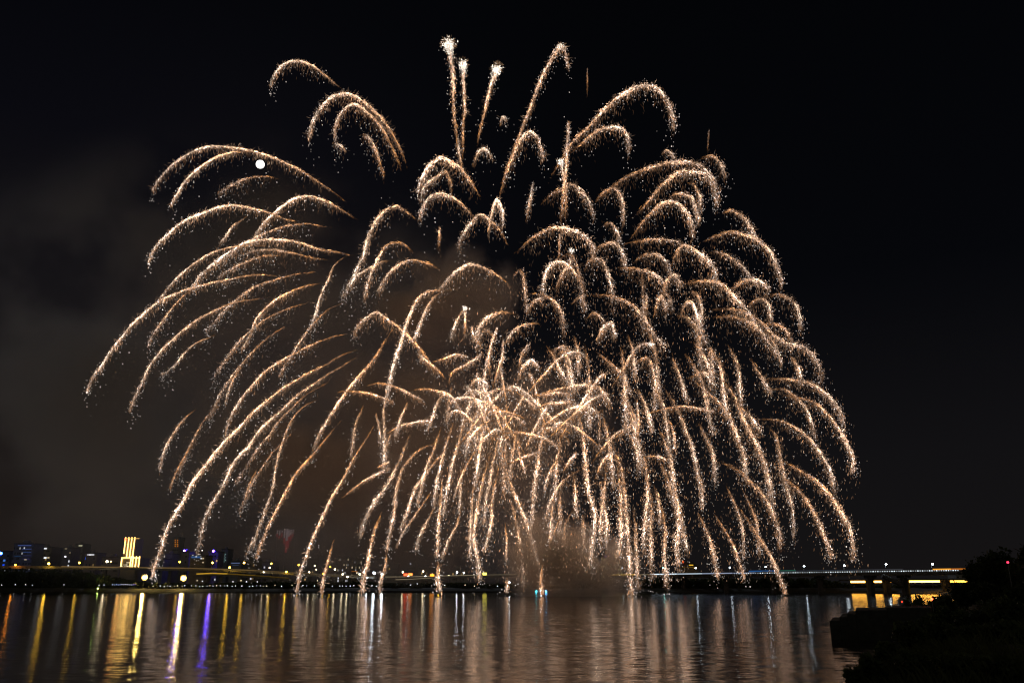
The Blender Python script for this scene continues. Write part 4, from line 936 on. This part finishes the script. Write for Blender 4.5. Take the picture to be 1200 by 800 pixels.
T('510,570 492,595 475,620 464,641', w0=.7, w1=1.0, fall=2, b=.85, og=.5, kind='thin', hair=.2, dots=.2)
T('453,645 452,660 447,675 445,692', w0=1.2, w1=2.0, fall=3, b=.75, og=.35, dots=2)
T('518,552 517,575 516,595 514,620 512,650', w0=1.0, w1=2.0, fall=3, b=1.1, og=.5)
T('514,655 514,672 514,693', w0=1.8, w1=2.6, fall=3, b=.95, og=.35, dots=2)
T('512,590 500,610 492,627 487,643', w0=.7, w1=2, fall=4, b=.5, og=.35, dots=2)
T('542,595 532,617 522,642 517,652', w0=.7, w1=1.9, fall=3, b=.65, og=.4)
T('560,522 547,545 537,567 531,583', w0=.8, w1=1.0, fall=2, b=1.0, og=.55, kind='thin', hair=.2, dots=.2)
T('577,525 567,557 560,590 555,625 560,652 562,677', w0=1.3, w1=2.3, fall=4, b=1.1, og=.4)
T('585,545 577,582 575,615 567,647', w0=1.2, w1=2.2, fall=4, b=.95, og=.45)
T('585,535 595,557 607,587 617,612 625,640 632,662', w0=1.8, w1=2.4, fall=4, b=1.3, og=.35)
T('595,577 602,602 610,635 612,660 615,688', w0=1.6, w1=2.5, fall=4, b=1.05, og=.4)
T('592,610 594,635 594,657', w0=1.0, w1=1.3, fall=2, b=.85, og=.55)
T('635,660 634,680 635,696', w0=1.1, w1=1.6, fall=2, b=.9, og=.85)
T('594,676 594,693', w0=1.6, w1=1.8, fall=2, b=.8, og=.4)
T('632,525 627,557 625,590 622,622', w0=1.3, w1=2.2, fall=5, b=1.0, og=.35)
T('605,520 610,536 615,553', w0=.9, w1=1.0, fall=2, b=1.1, og=.6, kind='thin', hair=.2, dots=.2)
T('592,545 612,535 634,528', w0=.9, w1=1.0, fall=2, b=1.1, og=.55, kind='thin', hair=.2, dots=.2)
T('583,508 602,506 622,508 640,513 653,522', w0=.9, w1=1.2, fall=3, b=1.1, og=.6, kind='thin', hair=.3)
T('585,490 597,487 607,490 615,497', w0=.9, w1=1.2, fall=3, b=1.0, og=.55, kind='thin', hair=.3)
T('625,482 640,473 657,471 675,469', w0=.9, w1=1.2, fall=3, b=1.1, og=.55, kind='thin', hair=.3)
T('600,455 612,464 628,477', w0=.9, w1=1.3, fall=4, b=1.0, og=.6, kind='thin', hair=.3)
T('620,467 635,462 652,460 668,463', w0=.9, w1=1.3, fall=4, b=.9, og=.55, kind='thin', hair=.3)
T('675,470 680,492 683,520 687,552 692,582 697,607 695,632 690,662', w0=1.7, w1=2.6, fall=5, b=1.4, og=.3, peak=.3)
T('657,535 645,550 637,572', w0=.8, w1=1.3, fall=3, b=1.0, og=.45)
T('683,548 662,560 645,590 640,608', w0=.9, w1=1.8, fall=4, b=1.0, og=.4)
T('672,597 662,615 662,640 662,664', w0=1.0, w1=1.6, fall=3, b=.95, og=.6)
T('657,605 645,633', w0=.7, w1=1.1, fall=2, b=.85, og=.65, kind='thin')
T('665,402 663,420 668,440 674,458', w0=1.5, w1=2.4, fall=8, b=1.1, og=.35)
T('700,402 706,385 713,379', w0=1.0, w1=1.4, fall=6, b=1.1, og=.35)
T('575,442 572,420 578,398 583,385', w0=1.3, w1=1.0, fall=6, b=1.05, og=.45)
T('577,455 583,435 588,415 589,398', w0=1.4, w1=1.0, fall=6, b=1.05, og=.45)
T('608,435 612,412 620,402', w0=1.2, w1=1.6, fall=6, b=.9, og=.5)
T('605,452 610,432 622,422 631,432', w0=1.2, w1=2.2, fall=7, b=1.05, og=.35)
T('525,452 530,436 543,428 556,420 565,412', w0=1.0, w1=1.4, fall=5, b=.9, og=.55)
T('565,405 555,392 553,382', w0=1.6, w1=1.0, fall=6, b=1.0, og=.6)
T('503,425 520,420 535,415 548,418', w0=.9, w1=1.1, fall=5, b=.8, og=.65, kind='thin')
T('523,445 515,435 503,424 490,415', w0=1.2, w1=1.2, fall=5, b=.9, og=.65, kind='thin')
T('548,455 558,444 570,448 571,455', w0=1, w1=2.2, fall=8, b=1.1, og=.25)
T('590,462 573,470 563,482 553,497', w0=1.0, w1=1.6, fall=5, b=1.0, og=.45)
T('580,492 565,496 553,508 546,522', w0=1.0, w1=1.4, fall=4, b=1.0, og=.5)
T('640,402 648,415 655,430 668,452', w0=1.2, w1=2.0, fall=8, b=.95, og=.4)
T('652,418 660,412 668,425 670,445', w0=1.2, w1=2.0, fall=8, b=.9, og=.4)
T('700,412 710,420 722,430 732,442 740,462', w0=1.0, w1=2.2, fall=6, b=1.0, og=.5)
T('690,462 700,452 708,460 716,472', w0=1.0, w1=2.0, fall=7, b=1.0, og=.5)
T('680,490 688,472 692,464', w0=1.0, w1=2.0, fall=5, b=.95, og=.35)
T('718,515 730,505 743,495', w0=.8, w1=1.0, fall=3, b=1.0, og=.55, kind='thin', hair=.2)
T('746,515 748,492 748,470', w0=1.4, w1=.9, fall=4, b=1.0, og=.5)
T('755,535 770,534 782,538', w0=.8, w1=1.0, fall=3, b=.9, og=.65, kind='thin')
T('697,562 703,546 713,532 720,530', w0=.9, w1=1.2, fall=4, b=1.0, og=.5)
T('660,555 668,537 675,530', w0=.9, w1=1.2, fall=4, b=.9, og=.5)

# --- drooping falls on the lower right of the heart
FL = dict(w0=1.6, w1=2.7, fall=6, dots=1.1)
for i, (P, b, og) in enumerate([
    ('712,535 709,552 708,575 705,600', .8, .4), ('716,505 722,530 730,560 733,590 735,622 738,655 739,695', 1.15, .4),
    ('742,590 745,620 746,650 748,688', .95, .35), ('757,560 763,595 763,630 764,676', .95, .4), ('772,585 778,612 779,645 781,687', .95, .4),
    ('783,535 791,570 795,600 793,632 795,660', 1.1, .4), ('770,535 782,560 794,598 800,620', 1.0, .4), ('798,535 808,565 811,600 810,640', .85, .35),
    ('790,600 800,622 806,645', .7, .3), ('812,542 822,567 823,592', .7, .3), ('724,540 727,575 727,610 726,650', .9, .45), ('703,560 706,585 712,612 711,635', .9, .35),
    ('752,520 757,545 758,575 756,602', .95, .35), ('735,500 745,525 750,550', 1.0, .3), ('770,500 780,520 786,545', .9, .3), ('690,490 697,515 700,545', 1.1, .35),
    ('705,480 712,505 716,530', 1.0, .35), ('730,470 741,492 748,515', 1.0, .4), ('722,450 735,470 745,500', .85, .35), ('745,450 757,475 764,505', .85, .35),
    ('758,440 772,462 780,490', .8, .3), ('786,415 797,440 806,470', .8, .3), ('800,410 815,432 826,462', .85, .35), ('770,400 782,420 792,445', .8, .35),
    ('752,380 765,402 770,430', .75, .4), ('736,392 742,410 745,440', .8, .35), ('725,400 730,420 732,452', .85, .35), ('812,400 826,418 836,445', .85, .3),
    ('828,405 842,422 848,448', .9, .3), ('672,392 677,415 678,440', .85, .35), ('684,402 690,425 690,455', .75, .35), ('655,460 652,490 648,520', 1.0, .4),
    ('640,480 636,510 630,540', .95, .4), ('607,500 601,530 598,560', 1.0, .45), ('588,500 582,525 574,560', 1.05, .35), ('562,470 552,500 545,535', 1.1, .3),
    ('548,480 538,515 528,550', 1.1, .3), ('557,450 548,480 540,505', 1.1, .3), ('533,490 523,520 515,548', .95, .35), ('508,480 498,510 487,540', .85, .4),
    ('518,500 507,530 498,552', .85, .4), ('545,540 540,570 537,600', .75, .35), ('560,550 553,575 552,605', .8, .35), ('648,575 647,600 645,630', .9, .4),
    ('655,570 656,600 655,625', .8, .4), ('672,550 674,580 676,605', .95, .4), ('683,600 684,625 683,650', .85, .35), ('620,470 617,500 612,525', 1.0, .45),
    ('575,470 568,498 562,525', 1.1, .4), ('595,470 590,500 585,528', 1.1, .45), ('660,500 655,525 652,548', 1.0, .4), ('765,565 772,590 774,615', .9, .35),
    ('880,420 892,440 905,460', .65, .35), ('895,385 908,402 915,425', .65, .35), ('850,400 862,420 866,440', .65, .3), ('905,420 912,440 915,455', .6, .3), ('925,415 935,430 940,450', .7, .3),
    ('460,505 452,525 450,545', .7, .3), ('455,462 449,480 450,505', .7, .25), ('477,470 470,490 463,510', .7, .3), ('428,470 421,488 415,505', .5, .4), ('440,480 445,505 446,520', .5, .3)]):
    if i % 8 == 7: continue
    v_ = [float(q) for q in P.replace(',', ' ').split()]
    if v_[-1] < 610 and v_[0] < 860 and i % 2 == 0:
        ex = v_[-2] + (v_[-2] - v_[-4]) * .9; ey = v_[-1] + (v_[-1] - v_[-3]) * 1.15 + 12
        if ey < 672: P = P + f' {ex:.1f},{ey:.1f}'
    T(P, b=b * .98, og=og, w0=1.1 if float(P.split(',')[0]) < 600 else 1.6, w1=2.0 if float(P.split(',')[0]) < 600 else 2.8, fall=6, dots=1.2, kind='fall')

# the fan of streaks thrown out of the middle
for i in range(24):
    wide_ = i >= 18
    a = rng.uniform(-1.3, 1.3) if wide_ else .1 + rng.normal() * .55
    v0 = rng.uniform(80, 130) if wide_ else rng.uniform(130, 230); p0 = np.array([602 + rng.normal() * 42, 502 + rng.normal() * 26]); tt = np.linspace(0, rng.uniform(.75, 1.25), 9)
    kx = (1 - np.exp(-1.2 * tt)) / 1.2
    pts = np.stack([p0[0] + math.sin(a) * v0 * kx * .9, p0[1] - math.cos(a) * v0 * kx + 30 * tt ** 2], 1)
    trail([tuple(p) for p in pts], w0=.7, w1=rng.uniform(1.1, 2.0), b=rng.uniform(.8, 1.3), og=rng.uniform(.3, .6), fall=4, hair=.3, dots=.8, kind='fan', peak=.55, core=1.5)

# faint older trails between the bright ones, centre and right
for i in range(16):
    q = rng.random() * 6.283; rr_ = rng.random() ** .5; p0 = np.array([715 + 185 * rr_ * math.cos(q), 430 + 135 * rr_ * math.sin(q)])
    a = (.55 if p0[0] > 620 else -.5) + rng.normal() * .35; v0 = rng.uniform(35, 80); tt = np.linspace(0, rng.uniform(1.0, 1.7), 8); kx = (1 - np.exp(-1.0 * tt))
    pts = np.stack([p0[0] + math.sin(a) * v0 * kx * 1.2, p0[1] - math.cos(a) * v0 * kx * .8 + 34 * tt ** 2], 1)
    trail([tuple(p) for p in pts], w0=1.2, w1=rng.uniform(2.4, 3.6), b=rng.uniform(.35, .6), og=rng.uniform(.3, .6), fall=9, hair=.5, dots=1.5, core=.15)

# faint secondary trails on the left
for P in ('395,268 360,262 325,268 290,282 262,304', '380,318 340,322 300,336 268,358 242,388', '372,352 335,362 300,382 272,410 250,442', '352,372 318,392 288,420 262,455 244,490', '405,352 375,372 348,404 328,440',
          '395,440 362,460 330,490 300,528 276,566', '350,500 322,528 298,562 280,600', '262,470 240,492 222,522 208,556', '238,330 212,350 190,376 172,406', '330,210 305,206 280,212 256,226', '340,300 310,300 280,310 255,326'):
    T(P, w0=1.0, w1=2.2, b=.42, og=.5, fall=7, dots=2.2, dens=.7, core=.25, hair=.6)

# loose sparks raining through the heart of the display: nobody could count these
src = [tr for tr in trails if tr[1][len(tr[1]) // 2][0] > 520 and tr[1][len(tr[1]) // 2][1] > 290]
cs, brs = [], []
for tr in src:
    S = tr[1]; n = int(tr[2] * 1.9 * min(1.2, tr[4])); i = rng.integers(0, len(S), n)
    c = S[i] + rng.normal(size=(n, 2)) * np.array([6.5, 5.0]); c[:, 1] += rng.exponential(1.0, n) * 10; cs.append(c); brs.append(np.full(n, min(1.1, tr[4])))
c = np.concatenate(cs); br = np.concatenate(brs); k_ = c[:, 1] < 682; c, br = c[k_], br[k_]; n = len(c)
ax = np.stack([rng.normal(size=n) * .25, np.ones(n)], 1); ax /= np.linalg.norm(ax, axis=1)[:, None]
m_ = rng.random(n)[:, None] ** .8; col = (HOT * (1 - m_) + EMB * m_) * (br * rng.lognormal(-1.35, .9, n))[:, None]
rb = at(650, 480, 470.0)
rain = bpy.data.objects.new('spark_rain', None); C.objects.link(rain); rain.location = rb
spark_mesh('loose_sparks', SE, c, ax, rng.uniform(.6, 2.4, n), rng.uniform(.14, .30, n), 470 + rng.normal(size=n) * 22, col, rb, rain)
tag(rain, 'loose gold sparks raining between the trails in the dense heart', 'sparks', kind='stuff')

# labels for the trails
tl = []
for (o, S, L, og, b, w1, kind) in trails:
    s, e = S[0], S[-1]; ap = S[S[:, 1].argmin()]; mid = S[len(S) // 2]
    size = 'short' if L < 50 else ('long' if L > 130 else '')
    colr = 'orange' if og > .52 else ('bright' if b >= 1.05 else ('faint' if b < .6 else 'gold'))
    if kind == 'rocket': shp = 'upright firework trail'
    elif kind == 'fan': shp = 'fan streak curving ' + ('left' if e[0] < s[0] else 'right')
    elif kind == 'thin': shp = 'thin wiry firework streak'
    else:
        hook = min(s[1], e[1]) - ap[1] > 6; dx, dy = e[0] - s[0], e[1] - s[1]; dr = 'left' if dx < 0 else 'right'
        shp = ('firework trail arching over to the ' + dr) if hook else ('straight falling firework trail' if abs(dx) < .22 * abs(dy) else 'firework trail sweeping down to the ' + dr)
    x, y = e if kind not in ('fall',) else mid
    if y > 640: zn = 'above the left bank' if x < 330 else ('just above the mid bank' if x < 600 else ('beside the barges' if x < 700 else 'above the bridge'))
    elif math.hypot(x - 305, y - 192) < 130 and x < 330: zn = 'near the moon'
    elif y < 165 and x > 480: zn = 'at the very top'
    elif x < 330: zn = 'on the left rim' if y < 500 else 'low on the left'
    elif y < 270: zn = 'in the upper left' if x < 480 else ('in the upper middle' if x < 690 else 'in the upper right')
    elif x > 870: zn = 'on the right rim' if y < 480 else 'low on the right rim'
    elif y < 390: zn = 'left of the dense heart' if x < 560 else ('on top of the dense heart' if x < 720 else 'right of the dense heart')
    elif y < 480: zn = 'in the left part of the heart' if x < 580 else ('in the middle of the heart' if x < 720 else 'in the right part of the heart')
    else: zn = 'below the heart at left' if x < 560 else ('below the heart' if x < 700 else 'below the heart at right')
    tl.append((o, ' '.join(f'{size} {colr} {shp} {zn}'.replace('firework trail arching over to the', 'trail arching').replace('straight falling firework trail', 'straight falling trail').replace('firework trail sweeping down to the', 'trail sweeping').replace('upright firework', 'upright').replace('wiry firework', 'wiry').split()), float(mid[0])))
ordinals(tl)
ordinals(items)

# ================================================================== SMOKE lit by the fireworks
def smoke(name, label, c, rad, dens, scale, lo, hi, col=(.84, .75, .69), seed=0.0, detail=3.0):
    mb = MB().ball((0, 0, 0), 1.0, 24, 14); mb.v = [(c[0] + x * rad[0], c[1] + y * rad[1], c[2] + z * rad[2]) for x, y, z in mb.v]
    m = bpy.data.materials.new(name); m.use_nodes = True; n = m.node_tree.nodes; l = m.node_tree.links; n.clear()
    o = n.new('ShaderNodeOutputMaterial'); pv = n.new('ShaderNodeVolumePrincipled'); pv.inputs['Color'].default_value = (*col, 1); pv.inputs['Anisotropy'].default_value = .1
    l.new(pv.outputs[0], o.inputs['Volume'])
    tc = n.new('ShaderNodeTexCoord'); mp = n.new('ShaderNodeMapping'); mp.inputs['Scale'].default_value = tuple(1.0 / r for r in rad); l.new(tc.outputs['Object'], mp.inputs[0])
    ln = n.new('ShaderNodeVectorMath'); ln.operation = 'LENGTH'; l.new(mp.outputs[0], ln.inputs[0])
    fo = n.new('ShaderNodeMapRange'); fo.inputs[1].default_value = 1.0; fo.inputs[2].default_value = .25; fo.interpolation_type = 'SMOOTHERSTEP'; l.new(ln.outputs['Value'], fo.inputs[0])
    mp2 = n.new('ShaderNodeMapping'); mp2.inputs['Location'].default_value = (seed, seed * 1.7, seed * .6); l.new(tc.outputs['Object'], mp2.inputs[0])
    tx = n.new('ShaderNodeTexNoise'); tx.inputs['Scale'].default_value = scale; tx.inputs['Detail'].default_value = detail; tx.inputs['Roughness'].default_value = .5; l.new(mp2.outputs[0], tx.inputs[0])
    nr = n.new('ShaderNodeMapRange'); nr.inputs[1].default_value = lo; nr.inputs[2].default_value = hi; nr.interpolation_type = 'SMOOTHSTEP'; l.new(tx.outputs[0], nr.inputs[0])
    mu = n.new('ShaderNodeMath'); mu.operation = 'MULTIPLY'; l.new(fo.outputs[0], mu.inputs[0]); l.new(nr.outputs[0], mu.inputs[1])
    mu2 = n.new('ShaderNodeMath'); mu2.operation = 'MULTIPLY'; l.new(mu.outputs[0], mu2.inputs[0]); mu2.inputs[1].default_value = dens; l.new(mu2.outputs[0], pv.inputs['Density'])
    m.cycles.volume_step_rate = 1.0
    ob = mb.build(name, m, loc=c); tag(ob, label, 'smoke', 'smoke drifting from the fireworks', 'stuff'); return ob

def px_smoke(label, px, py, Y, wpx, hpx, dep, dens, scale, lo, hi, name='smoke_cloud', **k):
    c = V(px, py, Y); return smoke(name, label, c, (wpx / FPX * Y, dep, hpx / FPX * Y), dens, scale, lo, hi, **k)
px_smoke('wide uneven brown smoke drifting over the left side of the sky', 215, 400, 575, 430, 330, 75, .027, .011, .40, .62, seed=3.0, col=(.84, .79, .77))
px_smoke('brown smoke glowing low behind the falling trails', 470, 520, 545, 310, 150, 50, .072, .018, .38, .58, seed=11.0)
px_smoke('brown smoke clumps among the upper left trails', 520, 350, 530, 120, 85, 36, .12, .034, .44, .58, seed=5.0)
px_smoke('pale smoke plume rising from the barges over the dark bank', 672, 668, 480, 92, 62, 26, .22, .060, .38, .60, name='smoke_plume', seed=8.0, col=(.95, .87, .79))
px_smoke('ragged wisp of pale smoke above the barges', 632, 640, 474, 52, 52, 20, .16, .070, .42, .62, name='smoke_plume', seed=31.0, col=(.95, .87, .79))
px_smoke('thin smoke lying low over the mid bank', 480, 640, 560, 250, 55, 34, .055, .025, .36, .60, seed=21.0)
